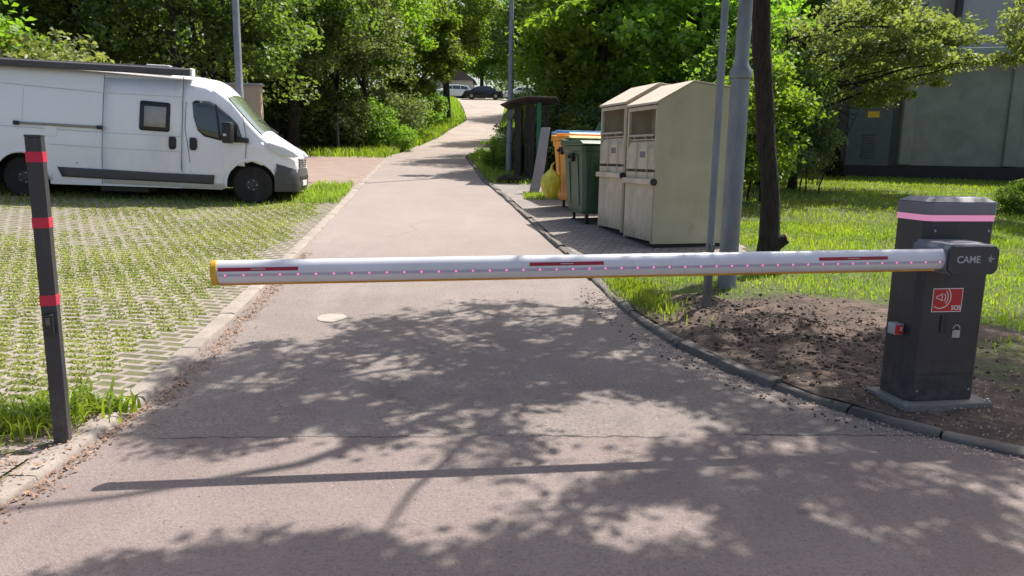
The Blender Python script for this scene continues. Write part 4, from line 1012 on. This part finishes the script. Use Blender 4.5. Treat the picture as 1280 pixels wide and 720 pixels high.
# apartment block
ab = empty('apartment_block', (21.2, 37, T(37)), R(-14), 'tall plain light grey apartment block behind the substation', 'apartment block')
MB().box(0, 26, 0, 10, -2, 16).build('wall', M['block'], ab)
MB().box(-.15, 26.2, -.2, 10.2, 16.01, 16.5).build('roof', M['roofc'], ab)
MB().box(-.25, -.01, -.2, .3, -2, 16).build('corner_pilaster', M['wallg'], ab)
for k in range(4):
    for j in range(6):
        m = MB(); m.box(6+j*3.2, 7.4+j*3.2, -.05, .02, 4+k*2.9, 5.5+k*2.9); w_ = m.build('window', M['plate'], ab); MB().box(6.08+j*3.2, 7.32+j*3.2, -.07, -.052, 4.08+k*2.9, 5.42+k*2.9).build('pane', M['glass'], w_)
# beige house behind
bh = empty('beige_house', (9.3, 28.5, T(28.5)-.3), R(-4), 'beige rendered house with blue base seen through the bushes', 'house')
MB().box(0, 6.5, 0, 8, .9, 3.9).build('wall', M['beige'], bh)
MB().box(-.02, 6.52, -.03, 8, -1, .899).build('base', M['bluew'], bh)
MB().box(-.4, 6.9, -.4, 8.4, 3.91, 4.1).build('roof', M['rooft'], bh)
for a in (.9, 3.3):
    m = MB(); m.box(a, a+1.2, -.05, -.001, 1.9, 3.3); w_ = m.build('window', M['white'], bh); MB().box(a+.08, a+.55, -.06, -.051, 2.0, 3.2).box(a+.65, a+1.12, -.06, -.051, 2.0, 3.2).build('pane', M['glass'], w_)
# small wall behind van
sw = empty('garden_wall', (-10.4, 22, T(22)), R(2), 'plain beige masonry wall just behind the nose of the van', 'wall')
MB().box(0, 3.0, 0, .25, -.1, 2.35, bev=.01).build('masonry', M['beige'], sw); MB().box(-.05, 3.05, -.05, .3, 2.351, 2.42, bev=.01).build('coping', M['roofc'], sw)
# far white house
fh = empty('white_house', (-11.2, 101, T(100)-1.2), 0, 'small white house far up behind the trees', 'house')
MB().box(0, 5.5, 0, 6, 0, 4.2).build('wall', M['housew'], fh)
MB().prism([(-.4, 4.21), (5.9, 4.21), (2.7, 6.4)], lambda a, b: (a, -.4, b), lambda a, b: (a, 6.4, b)).build('roof', M['rooft'], fh)
for a in (1.6, 3.4): 
    w_ = MB().box(a, a+.9, -.05, -.001, 1.6, 2.8).build('window', M['dgrey'], fh); MB().box(a+.1, a+.8, -.07, -.051, 1.7, 2.7).build('pane', M['glass'], w_)
# grey fence at far house
ff = empty('board_fence', (-12.5, 96.5, T(96)-.3), 0, 'low grey board fence below the small white house', 'fence')
for k in range(7): MB().box(k*.9, k*.9+.86, 0, .05, 0, 1.3).build('board_panel', M['lgrey'], ff)

# ------------------------------------------------------------------ cars
def car(x, y, rz, paint, lab, wagon=False, s=1.0):
    e = empty('parked_car', (x, y, T(y)), rz, lab, 'car', 'cars parked at the top of the lane')
    L_, W_, H_ = 4.5, 1.78, 1.45
    up = [(-2.25, .55), (-2.2, .82), (-1.95, .92), (-1.45, .98), (-.75, 1.36), (.1, 1.44), (.7, 1.38), (1.35, .98), (1.75, .9), (2.15, .78), (2.25, .55)] if not wagon else \
         [(-2.2, .5), (-2.18, .9), (-2.05, 1.05), (-1.85, 1.42), (-.5, 1.52), (.4, 1.46), (1.1, 1.02), (1.6, .93), (2.1, .8), (2.2, .5)]
    lowb = [(u, .92) for u, z in up]
    m = MB(); rings = []; n = 30
    U = np.linspace(-2.24, 2.24, n)
    for u in U:
        zt = float(np.interp(u, [a for a, b in up], [b for a, b in up])); zb = .22
        for c_ in (-1.35, 1.35):
            if abs(u-c_) < .36: zb = max(zb, .3+math.sqrt(.36**2-(u-c_)**2)*1.0)
        zb = min(zb, zt-.1); zm = min(.86, zt-.03); ed = .10*(abs(u)/2.24)**4*2
        hw = W_/2-ed; ht = hw-.16*max(0, (zt-.9)/.5)
        s_ = [(-hw+.03, zb), (-hw, .5 if zb < .5 else (zb+zm)/2), (-hw+.01, zm), (-ht+.04, zt-.03), (-ht+.14, zt), (ht-.14, zt), (ht-.04, zt-.03), (hw-.01, zm), (hw, .5 if zb < .5 else (zb+zm)/2), (hw-.03, zb)]
        rings.append([m.bm.verts.new((u, a, b)) for a, b in s_])
    for a in range(n-1):
        for i in range(9): m.bm.faces.new((rings[a][i], rings[a][i+1], rings[a+1][i+1], rings[a+1][i]))
    m.bm.faces.new(rings[0]); m.bm.faces.new(rings[-1][::-1])
    body_ = m.build('body', paint, e, True)
    m = MB(); m.box(-2.0, 2.0, -.7, .7, .2, .75); m.build('underbody', M['black'], e)
    def gl(name, pts, side):
        m = MB()
        def f(u, z, o):
            zt = float(np.interp(u, [a for a, b in up], [b for a, b in up])); hw = W_/2-.01; ht = W_/2-.16*max(0, (zt-.9)/.5)-.04
            zm = .86; k = (z-zm)/max(.05, (zt-.03-zm)); return side*((hw+(ht-hw)*min(1, k))+o)
        m.prism(pts, lambda a, b: (a, f(a, b, .012), b), lambda a, b: (a, f(a, b, -.01), b)); return m.build(name, M['glass'], e)
    for side in (-1, 1):
        if wagon:
            gl('side_window', [(-1.75, 1.0), (-.85, 1.0), (-.85, 1.40), (-1.65, 1.33)], side); gl('side_window', [(-.78, 1.0), (.15, .98), (.15, 1.40), (-.78, 1.41)], side); gl('side_window', [(.22, .98), (.98, .98), (.45, 1.36), (.22, 1.38)], side)
        else:
            gl('side_window', [(-1.15, .98), (-.3, .98), (-.3, 1.34), (-.72, 1.29)], side); gl('side_window', [(-.23, .98), (1.05, .97), (.62, 1.27), (.1, 1.35), (-.23, 1.35)], side)
    zf = lambda u: float(np.interp(u, [a for a, b in up], [b for a, b in up]))
    a0, a1 = (.78, 1.28) if not wagon else (.5, 1.02)
    m = MB(); m.prism([(-.62, a0), (.62, a0), (.72, a1), (-.72, a1)], lambda v, u: (u, v, zf(u)+.012), lambda v, u: (u, v, zf(u)-.01)); m.build('windscreen', M['wglass'], e)
    b0, b1 = (-1.38, -.82) if not wagon else (-2.02, -1.88)
    m = MB(); m.prism([(-.62, b1), (.62, b1), (.7, b0), (-.7, b0)], lambda v, u: (u, v, zf(u)+.012), lambda v, u: (u, v, zf(u)-.01)); m.build('rear_window', M['glass'], e)
    for side in (-1, 1):
        MB().box(2.10, 2.22, min(side*.5, side*.82), max(side*.5, side*.82), .58, .72, bev=.02).build('headlight', M['lamp'], e)
        MB().box(-2.24, -2.14, min(side*.5, side*.82), max(side*.5, side*.82), .62, .78, bev=.02).build('tail_light', M['tail'], e)
        MB().box(.85, 1.0, min(side*.86, side*1.02), max(side*.86, side*1.02), .92, 1.04, bev=.02).build('mirror', paint, e)
        for u in (-1.35, 1.35):
            Mx = Matrix.Translation((u, side*.84, .31)) @ Matrix.Rotation(-R(90)*side, 4, 'X')
            we = empty('wheel', (0, 0, 0)); we.parent = e
            m = MB(); m.lathe([(.19, 0), (.29, .0), (.31, -.03), (.31, -.17), (.28, -.19)], Mx, 20); m.build('tyre', M['tyre'], we, True)
            m = MB(); m.lathe([(.189, .003), (.17, -.01), (.06, .0), (.01, .004)], Mx, 16); m.build('rim', M['silver'], we, True)
    return e
car(-3.55, 86.0, R(2), M['card'], 'dark blue sedan parked side-on at the top of the lane')
car(-7.3, 88.2, R(200), M['carw'], 'white hatchback parked left of the dark sedan', True)
car(-6.2, 93.0, R(8), M['cars'], 'silver estate car behind the white and dark cars', True)
car(.9, 85.5, R(15), M['carw'], 'white car partly hidden behind the shelter and lamp post')

# ------------------------------------------------------------------ foliage
def leaf_arrays(C, size, rng, up=.35):
    n = len(C); nrm = rng.normal(0, 1, (n, 3)); nrm[:, 2] = np.abs(nrm[:, 2])+up; nrm /= np.linalg.norm(nrm, axis=1)[:, None]
    t = rng.normal(0, 1, (n, 3)); t -= nrm*(t*nrm).sum(1)[:, None]; t /= np.linalg.norm(t, axis=1)[:, None]; b = np.cross(nrm, t)
    s = (size*rng.uniform(.45, 1.55, n))[:, None]
    p0 = C - t*s*.5; p3 = C + t*s*.5 - nrm*s*.12; l = C + b*s*.34 + nrm*s*.1 - t*s*.05; r = C - b*s*.34 + nrm*s*.1 - t*s*.05
    V = np.stack([p0, l, p3, r], 1).reshape(-1, 3); i = np.arange(n)[:, None]*4
    return V, np.concatenate([i+[0, 2, 1], i+[0, 3, 2]], 0)
def leafmesh(name, C, size, rng, up=.35, base=None):
    V, F_ = leaf_arrays(C, size, rng, up); a = base if base is not None else rng.uniform(0, 1, len(C))
    return npmesh(name, V, F_, False, np.repeat(a, 4))
def clumpcloud(cl, rad, n, rng, flat=.55):
    k = rng.integers(0, len(cl), n); r = rng.normal(0, 1, (n, 3)); r /= np.maximum(1e-6, np.linalg.norm(r, axis=1))[:, None]
    r *= (rng.uniform(0, 1, n)**.45)[:, None]*rad[k][:, None]; r[:, 2] *= flat
    tone = rng.uniform(-.2, .2, len(cl))[k]
    return cl[k]+r, np.clip(rng.uniform(0, 1, n)*.75+.12+tone, 0, 1)
def limbs(m, base, tips, r0, rng):
    for t in tips:
        b = np.array(base)*1.0; d = np.array(t)-b; mid = b+d*.5+rng.normal(0, .06, 3)*np.linalg.norm(d)+np.array([0, 0, .06])*np.linalg.norm(d)
        m.tube([b, b+(mid-b)*.5, mid, t], [r0, r0*.8, r0*.55, r0*.2], 6, False)
def proto(name, seed, H, tr, crz, rad, ncl, nleaf, size, clr, trunks=1, low=False, flat=.6, off=0):
    """trunk+crown meshes around origin. crz: crown centre height, rad: (rx,ry,rz)"""
    rng = np.random.default_rng(seed)
    d = rng.normal(0, 1, (ncl, 3)); d /= np.linalg.norm(d, axis=1)[:, None]; rr = rng.uniform(.35, 1.0, ncl)**.6
    d *= (rr*(1+.22*np.sin(d[:, 0]*4+seed)*np.cos(d[:, 2]*5)))[:, None]
    cl = d*np.array(rad) + [off, 0, crz]
    if off: cl[:, 2] -= .10*np.maximum(0, cl[:, 0]-off-.6)
    if low: cl[:, 2] = np.maximum(cl[:, 2], .15)
    rd = clr*rng.uniform(.6, 1.4, ncl); C, a = clumpcloud(cl, rd, nleaf, rng, flat)
    C[:, 2] = np.maximum(C[:, 2], .03)
    cm = leafmesh(name+'_crown', C, size, rng, base=a)
    m = MB()
    for q in range(trunks):
        ox, oy = (rng.normal(0, .35, 2) if trunks > 1 else (0, 0)); top = np.array([ox*2.2+rng.normal(0, .3), oy*2.2+rng.normal(0, .3), crz+rad[2]*.35])
        p1 = np.array([ox, oy, 0]); p2 = p1*.7+top*.3+rng.normal(0, .12, 3)*[1, 1, 0]; p3 = p1*.35+top*.65+rng.normal(0, .15, 3)*[1, 1, 0]
        k_ = tr/(trunks**.5)
        m.tube([p1-[0, 0, .15], p1+[0, 0, .25], p2, p3, top], [k_*1.5, k_*1.05, k_*.85, k_*.6, k_*.2], 9)
        sel = cl[rng.choice(ncl, min(ncl, 14//trunks+3), replace=False)]
        for j, t in enumerate(sel):
            f = rng.uniform(.25, .9); b = p2*(1-f)+p3*f if t[2] < crz else p3*(1-f)+top*f
            limbs(m, b, [t], k_*.42, rng)
    bmesh.ops.recalc_face_normals(m.bm, faces=m.bm.faces[:]); tm = bpy.data.meshes.new(name+'_trunk'); m.bm.to_mesh(tm); m.bm.free()
    tm.polygons.foreach_set('use_smooth', [True]*len(tm.polygons))
    cm.materials.append(M['l1']); tm.materials.append(M['bark'])
    return tm, cm
PR = {
 'broad': proto('broad', 1, 9, .2, 5.6, (3.1, 3.1, 3.0), 150, 24000, .15, .72),
 'tall':  proto('tall', 2, 12, .24, 6.6, (2.9, 2.9, 4.8), 190, 30000, .15, .75),
 'multi': proto('multi', 3, 8, .22, 4.8, (3.0, 3.0, 3.2), 130, 20000, .14, .62, trunks=4),
 'maple': proto('maple', 4, 7, .14, 3.9, (2.4, 2.4, 2.9), 120, 17000, .18, .6),
 'bush':  proto('bush', 5, 2, .05, .95, (1.25, 1.25, .9), 70, 9000, .085, .38, trunks=4, low=True),
 'shrub': proto('shrub', 6, 3, .05, 1.9, (1.3, 1.3, 1.6), 80, 9000, .11, .42, trunks=3, low=True),
 'spread': proto('spread', 12, 5, .09, 3.0, (2.1, 1.8, 1.15), 130, 16000, .095, .38, flat=.4, off=1.5),
 'airy':  proto('airy', 8, 5, .09, 3.0, (2.3, 2.0, 1.3), 110, 13000, .10, .40, flat=.45),
}
def put(kind, x, y, s, mt, name, lab, cat, grp=None, sz=None, rz=None, z=None):
    e = empty(name, (x, y, (gz(x, y)+.03) if z is None else z), random.uniform(0, 6.28) if rz is None else rz, lab, cat, grp)
    e.scale = (s, s, s*(sz or 1)); tm, cm = PR[kind]
    t = bpy.data.objects.new('trunk', tm); COL.objects.link(t); t.parent = e
    c = bpy.data.objects.new('crown', cm); COL.objects.link(c); c.parent = e; c.material_slots[0].link = 'OBJECT'; c.material_slots[0].material = M[mt]
    return e
BT = 'trees behind the van'
def X(px, y): return (px-640)/924*y
put('tall', X(-20, 27), 27, 1.05, 'l1', 'tree', 'mid green tree at the left edge of the picture above the van rear', 'tree', BT)
put('tall', X(105, 24), 24, 1.0, 'l2', 'tree', 'dark tree rising above the middle of the van roof', 'tree', BT)
put('multi', X(255, 22.5), 23.5, 1.1, 'l2', 'tree', 'dark tree with several leaning trunks above the van cab', 'tree', BT, rz=1.0)
put('tall', X(185, 31), 31, 1.15, 'l1', 'tree', 'tall tree behind the multi-trunked one above the van', 'tree', BT)
put('tall', X(345, 29), 31.5, 1.1, 'l2', 'tree', 'big dark tree just right of the lamp post behind the van', 'tree', BT)
put('multi', X(400, 32), 35.5, 1.15, 'l4', 'tree', 'silvery green tree with drooping branches left of the lane', 'tree', BT)
put('tall', X(300, 40), 43, 1.2, 'l1', 'tree', 'tree deep in the wood behind the slim lamp post', 'tree', BT)
put('tall', X(20, 38), 40, 1.3, 'l1', 'tree', 'large tree deep in the wood at the far left', 'tree', BT)
put('broad', X(455, 40), 42, 1.15, 'l3', 'tree', 'bright yellow-green tree overhanging the grassy bank', 'tree', 'trees along the lane', sz=1.15)
put('maple', X(495, 42), 48, 1.35, 'l1', 'tree', 'rounded green tree at the bend left of the lane', 'tree', 'trees along the lane')
put('broad', X(555, 60), 62, 1.45, 'l1', 'tree', 'tree with dark forked trunk standing at the top of the lane', 'tree', 'trees along the lane', rz=.6, sz=1.2)
put('broad', X(600, 105), 112, 1.7, 'l3', 'tree', 'sunlit pale green tree behind the parked cars', 'tree', 'trees beyond the cars')
put('broad', X(560, 105), 118, 1.8, 'l1', 'tree', 'green tree behind the white hatchback', 'tree', 'trees beyond the cars')
put('tall', X(635, 100), 108, 1.5, 'l1', 'tree', 'tree standing behind the right end of the parked cars', 'tree', 'trees beyond the cars')
put('tall', X(520, 90), 96, 1.6, 'l1', 'tree', 'tall tree left of the small white house', 'tree', 'trees beyond the cars')
put('tall', X(705, 50), 47, 1.15, 'l2', 'tree', 'dark tall tree right of the lane above the shelter', 'tree', 'trees along the lane')
put('tall', X(692, 70), 68, 1.2, 'l2', 'tree', 'dark tree right of the lane near its top', 'tree', 'trees along the lane')
put('tall', X(700, 32), 31, .95, 'l2', 'tree', 'dark tree behind the shelter roof', 'tree', 'trees along the lane')
put('maple', X(742, 22), 23, 1.05, 'l3', 'tree', 'bright green large-leaved tree right of the shelter', 'tree', 'trees behind the bins', rz=2)
put('maple', X(800, 24), 26, 1.15, 'l1', 'tree', 'green large-leaved tree above the domed bin', 'tree', 'trees behind the bins')
put('tall', X(760, 36), 38, 1.2, 'l2', 'tree', 'dark background tree behind the large-leaved ones', 'tree', 'trees behind the bins')
put('maple', X(866, 20), 20.5, 1.0, 'l3', 'tree', 'bright green tree directly behind the clothing banks', 'tree', 'trees behind the bins', rz=4)
put('tall', X(860, 32), 34, 1.15, 'l2', 'tree', 'dark tall tree seen above the scratched clothing bank', 'tree', 'trees behind the bins')
put('tall', X(960, 36), 37, 1.2, 'l2', 'tree', 'dark tall tree behind the near trunk', 'tree', 'trees behind the bins')
put('shrub', X(940, 14), 14.3, .80, 'l3', 'shrub', 'bright leafy shrub between the lamp pole and the near trunk', 'shrub')
put('shrub', X(950, 17), 18.4, .8, 'l1', 'shrub', 'green shrub behind the near trunk on its right', 'shrub')
put('shrub', X(935, 17), 17.5, 1.1, 'l1', 'shrub', 'shrub hidden behind the thick lamp pole', 'shrub')
put('spread', X(985, 17), 17.0, 1.07, 'l5', 'tree', 'spreading pale green tree overhanging the substation door', 'tree', rz=0, sz=1.0)
put('airy', X(1010, 17), 20.0, .62, 'l1', 'tree', 'small grey-green tree behind the spreading one', 'tree', rz=2.3)
put('tall', X(1065, 38), 40, 1.1, 'l2', 'tree', 'dark tree behind the left end of the substation', 'tree')
put('shrub', X(1008, 16), 16.6, .55, 'l4', 'sapling', 'thin pale sapling on the lawn in front of the beige house', 'sapling', sz=1.4)
put('airy', X(1392, 12.5), 13.4, .80, 'l5', 'tree', 'branches of a pale tree entering at the upper right corner', 'tree', rz=1.1, sz=1.4)
# conifer
rng = np.random.default_rng(9); n = 2600; h = rng.uniform(0, 1, n)**.8; a = rng.uniform(0, 6.28, n); rr = (1-h)*.28*rng.uniform(.4, 1, n)**.5+.01
ce = empty('conifer', (X(1043, 20.6), 21.0, T(20.8)), 0, 'small dark conifer at the left corner of the substation', 'conifer')
cm = leafmesh('needles', np.stack([rr*np.cos(a), rr*np.sin(a), .1+h*.95], 1), .07, rng); mkobj('crown', cm, M['conif'], ce)
MB().tube([(0, 0, 0), (0, 0, .8)], [.03, .01], 6).build('trunk', M['bark'], ce, True)
# bushes
bl = [(205, 17.5, 1.1, 'l2', 'dark bush behind the roof of the van cab'), (120, 19, 1.5, 'l2', 'dark bush behind the van window'),
 (20, 18.5, 1.85, 'l5', 'pale olive bush spilling above the rear van roof'), (85, 18.0, 1.65, 'l5', 'pale olive bush above the middle van roof'), (-45, 19, 2.2, 'l3', 'bright green bush at the far left above the van'),
 (380, 33.5, 1.7, 'l2', 'dark bush in the shade where the side road ends'), (345, 32.5, 1.6, 'l2', 'dark bush just right of the slim lamp post'), (315, 32.5, 1.5, 'l2', 'dark bush seen just left of the slim lamp post base'), (415, 34.5, 1.6, 'l4', 'silvery bush behind the thin dark pole'),
 (452, 36.5, 1.45, 'l1', 'green bush on the grassy bank right of the thin dark pole'), (480, 40, 1.7, 'l4', 'silvery bush on the bank of the lane'), (497, 44, 1.5, 'l1', 'green bush at the bend on the left of the lane'),
 (500, 36.5, .75, 'l3', 'low bright bush at the left lane edge'), (526, 55, 1.6, 'l3', 'rounded bright bush at the foot of the forked tree'), (512, 60, 2.0, 'l1', 'bush left of the forked tree trunk'), (625, 23.2, .55, 'l3', 'small bright bush beside the foot of the tall lamp post'), (634, 27, .5, 'l2', 'dark bush behind the tall lamp post'), (668, 33, 1.2, 'l2', 'dark bush behind the shelter on the lane side'),
 (700, 21.5, 1.1, 'l2', 'dark bush behind the blue bin'), (730, 19.5, 1.0, 'l2', 'dark bush behind the yellow bin'), (780, 21.5, 1.5, 'l2', 'dark bush behind the clothing banks'), (900, 22, 1.7, 'l1', 'green bush right behind the clothing banks'),
 (1268, 13.6, .34, 'l1', 'small weed bush at the right edge of the lawn'), (938, 24, 1.4, 'l2', 'dark bush behind the bright shrub'), (668, 62, 1.6, 'l2', 'dark bush on the right near the top of the lane')]
for px, y, s, mt, lab in bl: put('bush', X(px, y), y, s, mt, 'bush', lab, 'bush', 'bushes around the lane')
# far-off wood as one mass
rng = np.random.default_rng(11); C = []
for k in range(420):
    side = rng.uniform(-1, 1); y = rng.uniform(48, 75) if abs(side) > .12 else rng.uniform(125, 150); x = side*y*.85 + (0 if abs(side) > .12 else 0)
    if abs(x - (-3)) < 9 and y < 100: continue
    if x > 12 and y < 60: y += 20
    hh = rng.uniform(0, 13); c0 = np.array([x, y, T(min(y, 120))-1+hh]); nn_ = 260
    r = rng.normal(0, 1, (nn_, 3)); r /= np.linalg.norm(r, axis=1)[:, None]; C.append(c0+r*(rng.uniform(0, 1, nn_)**.4*2.6)[:, None]*[1.2, 1, .8])
C = np.concatenate(C); tag(mkobj('distant_wood', leafmesh('distant_wood', C, .42, rng), M['l2']), 'dark far-off wood closing the view behind the trees', 'woodland', kind='stuff')

# near tree whose crown shades the road: trunk right of the lamp pole
nt_ = empty('near_tree', (2.80, 8.05, T(8.05)), 0, 'dark rough tree trunk with a sawn stub, right of the lamp pole', 'tree')
rng = np.random.default_rng(21)
TP = [(0, 0, -.1), (0, 0, .12), (0.0, 0, .4), (-.02, 0, .9), (-.10, 0.02, 1.4), (-.15, .0, 1.8), (-.24, -.02, 2.4), (-.32, -.1, 3.1), (-.2, -.25, 4.1), (-.25, -.4, 5.0)]
m = MB(); m.tube(TP, [.20, .145, .115, .098, .10, .095, .098, .09, .075, .05], 14)
# shadow masses traced on the road, lifted along the sun ray to where the crown hangs
def gnd(px, py):
    v = CM @ Vector(((px-640)/FPX, -(py-360)/FPX, -1.0))
    for t in np.arange(1, 30, .02):
        if CH+v.z*t <= T(v.y*t): return v.x*t, v.y*t
    return None
def inpoly(x, y, P_):
    c = False; n = len(P_); j = n-1
    for i in range(n):
        if (P_[i][1] > y) != (P_[j][1] > y) and x < (P_[j][0]-P_[i][0])*(y-P_[i][1])/(P_[j][1]-P_[i][1])+P_[i][0]: c = not c
        j = i
    return c
shade = [
 ([(205, 560), (215, 470), (290, 440), (350, 428), (380, 436), (395, 450), (440, 440), (400, 425), (430, 408), (500, 395), (545, 388), (560, 382), (640, 375), (700, 372), (780, 378), (830, 425), (880, 470), (880, 500), (820, 500), (760, 480), (700, 500), (640, 540), (600, 570), (560, 545), (480, 560), (400, 520), (330, 555), (250, 560)], 1.0),
 ([(800, 430), (900, 470), (1000, 500), (1090, 545), (1050, 575), (960, 560), (880, 545), (840, 520)], .5),
 ([(900, 540), (1000, 570), (1280, 560), (1280, 640), (1040, 640), (880, 610), (760, 585), (860, 560)], .5),
 ([(560, 720), (640, 680), (680, 650), (740, 640), (760, 610), (840, 600), (960, 600), (1060, 620), (1280, 640), (1280, 760), (560, 760)], .62),
 ([(60, 740), (230, 715), (340, 690), (470, 692), (560, 725), (560, 780), (60, 780)], .7),
 ([(850, 430), (900, 390), (1000, 400), (1080, 470), (1100, 520), (960, 480)], .6),
 ([(820, 380), (900, 350), (1000, 360), (960, 410), (860, 400)], .7),
 ([(1040, 430), (1290, 400), (1290, 570), (1040, 540)], .9),
 ([(600, 560), (680, 555), (720, 575), (640, 590)], .4)]
holes = [(850, 675, 120, 30), (780, 640, 60, 16), (1090, 690, 80, 16), (930, 600, 60, 9), (960, 560, 60, 10), (1160, 600, 70, 12), (900, 640, 50, 12), (1210, 670, 50, 14), (620, 700, 50, 10), (990, 610, 50, 8), (500, 470, 70, 16), (345, 480, 40, 14), (430, 500, 60, 14), (560, 530, 70, 20), (830, 670, 90, 28), (720, 660, 40, 14), (1050, 650, 60, 14), (700, 520, 70, 22), (860, 520, 60, 12), (400, 545, 60, 10), (480, 455, 50, 9), (1130, 700, 60, 10)]
cl = []; tries = 0; rs_ = random.Random(31)
while len(cl) < 900 and tries < 40000:
    tries += 1; px, py = rs_.uniform(40, 1290), 372 + (rs_.random()**.75)*(775-372)
    w = max([d_ for P_, d_ in shade if inpoly(px, py, P_)] + [0])
    for hx, hy, ha_, hb_ in holes:
        if ((px-hx)/ha_)**2+((py-hy)/hb_)**2 < 1: w *= .12
    # even density on the ground: weight by footprint of a pixel
    g_ = gnd(px, py)
    if g_ is None or rs_.random() > w*min(1, (g_[1]/6.0)**2+.12): continue
    z0 = 3.5+2.6*rs_.random() + .25*max(0, g_[0])
    t = z0/SD.z; cl.append((g_[0]+SD.x*t, g_[1]+SD.y*t, z0+T(g_[1])))
cl = np.array(cl)
loc0 = np.array([2.84, 8.05, T(8.05)]); cll = cl-loc0
C, a = clumpcloud(cll, np.full(len(cll), .20)*rng.uniform(.6, 1.5, len(cll)), 52000, rng, .5)
mkobj('crown', leafmesh('near_crown', C, .062, rng, base=a), M['l1'], nt_)
# limbs: greedy tree from trunk points to clumps
nodes = [np.array(p) for p in TP[6:]]; 
order = np.argsort(np.linalg.norm(cll-np.array(TP[-3]), axis=1))
segs = []
for i in order[::3]:
    t = cll[i]; best = min(nodes, key=lambda q: np.linalg.norm(t-q)+.35*np.linalg.norm(q-np.array(TP[-3])))
    L_ = np.linalg.norm(t-best)
    if L_ < .05: continue
    r0 = max(.008, .04-.006*np.linalg.norm(best-np.array(TP[-3])))
    mid = (best+t)/2+rng.normal(0, .05*L_, 3)
    m.tube([best, mid, t], [r0, r0*.75, r0*.5], 5, False); nodes.append(t)
# two long bare limbs (their shadows cross the road)
m.tube([TP[-3], (-.6, -1.1, 4.45), (-1.05, -1.95, 4.9), (-1.54, -2.55, 5.1), (-2.1, -2.8, 5.3), (-2.7, -2.95, 5.45)], [.06, .055, .045, .036, .022, .014], 8)
m.build('trunk', M['bark'], nt_, True)
m = MB(); m.tube([(.03, -.01, .30), (.12, -.05, .39), (.165, -.07, .42)], [.07, .066, .058], 12); sb_ = m.build('stub', M['bark'], nt_, True)
m = MB(); dd = Vector((.9, -.4, .3)).normalized(); m.lathe([(.05, 0), (.046, .003), (.01, .004)], Matrix.Translation((.168, -.071, .422)) @ dd.to_track_quat('Z', 'Y').to_matrix().to_4x4(), 12); m.build('cut_face', M['cutwood'], sb_)
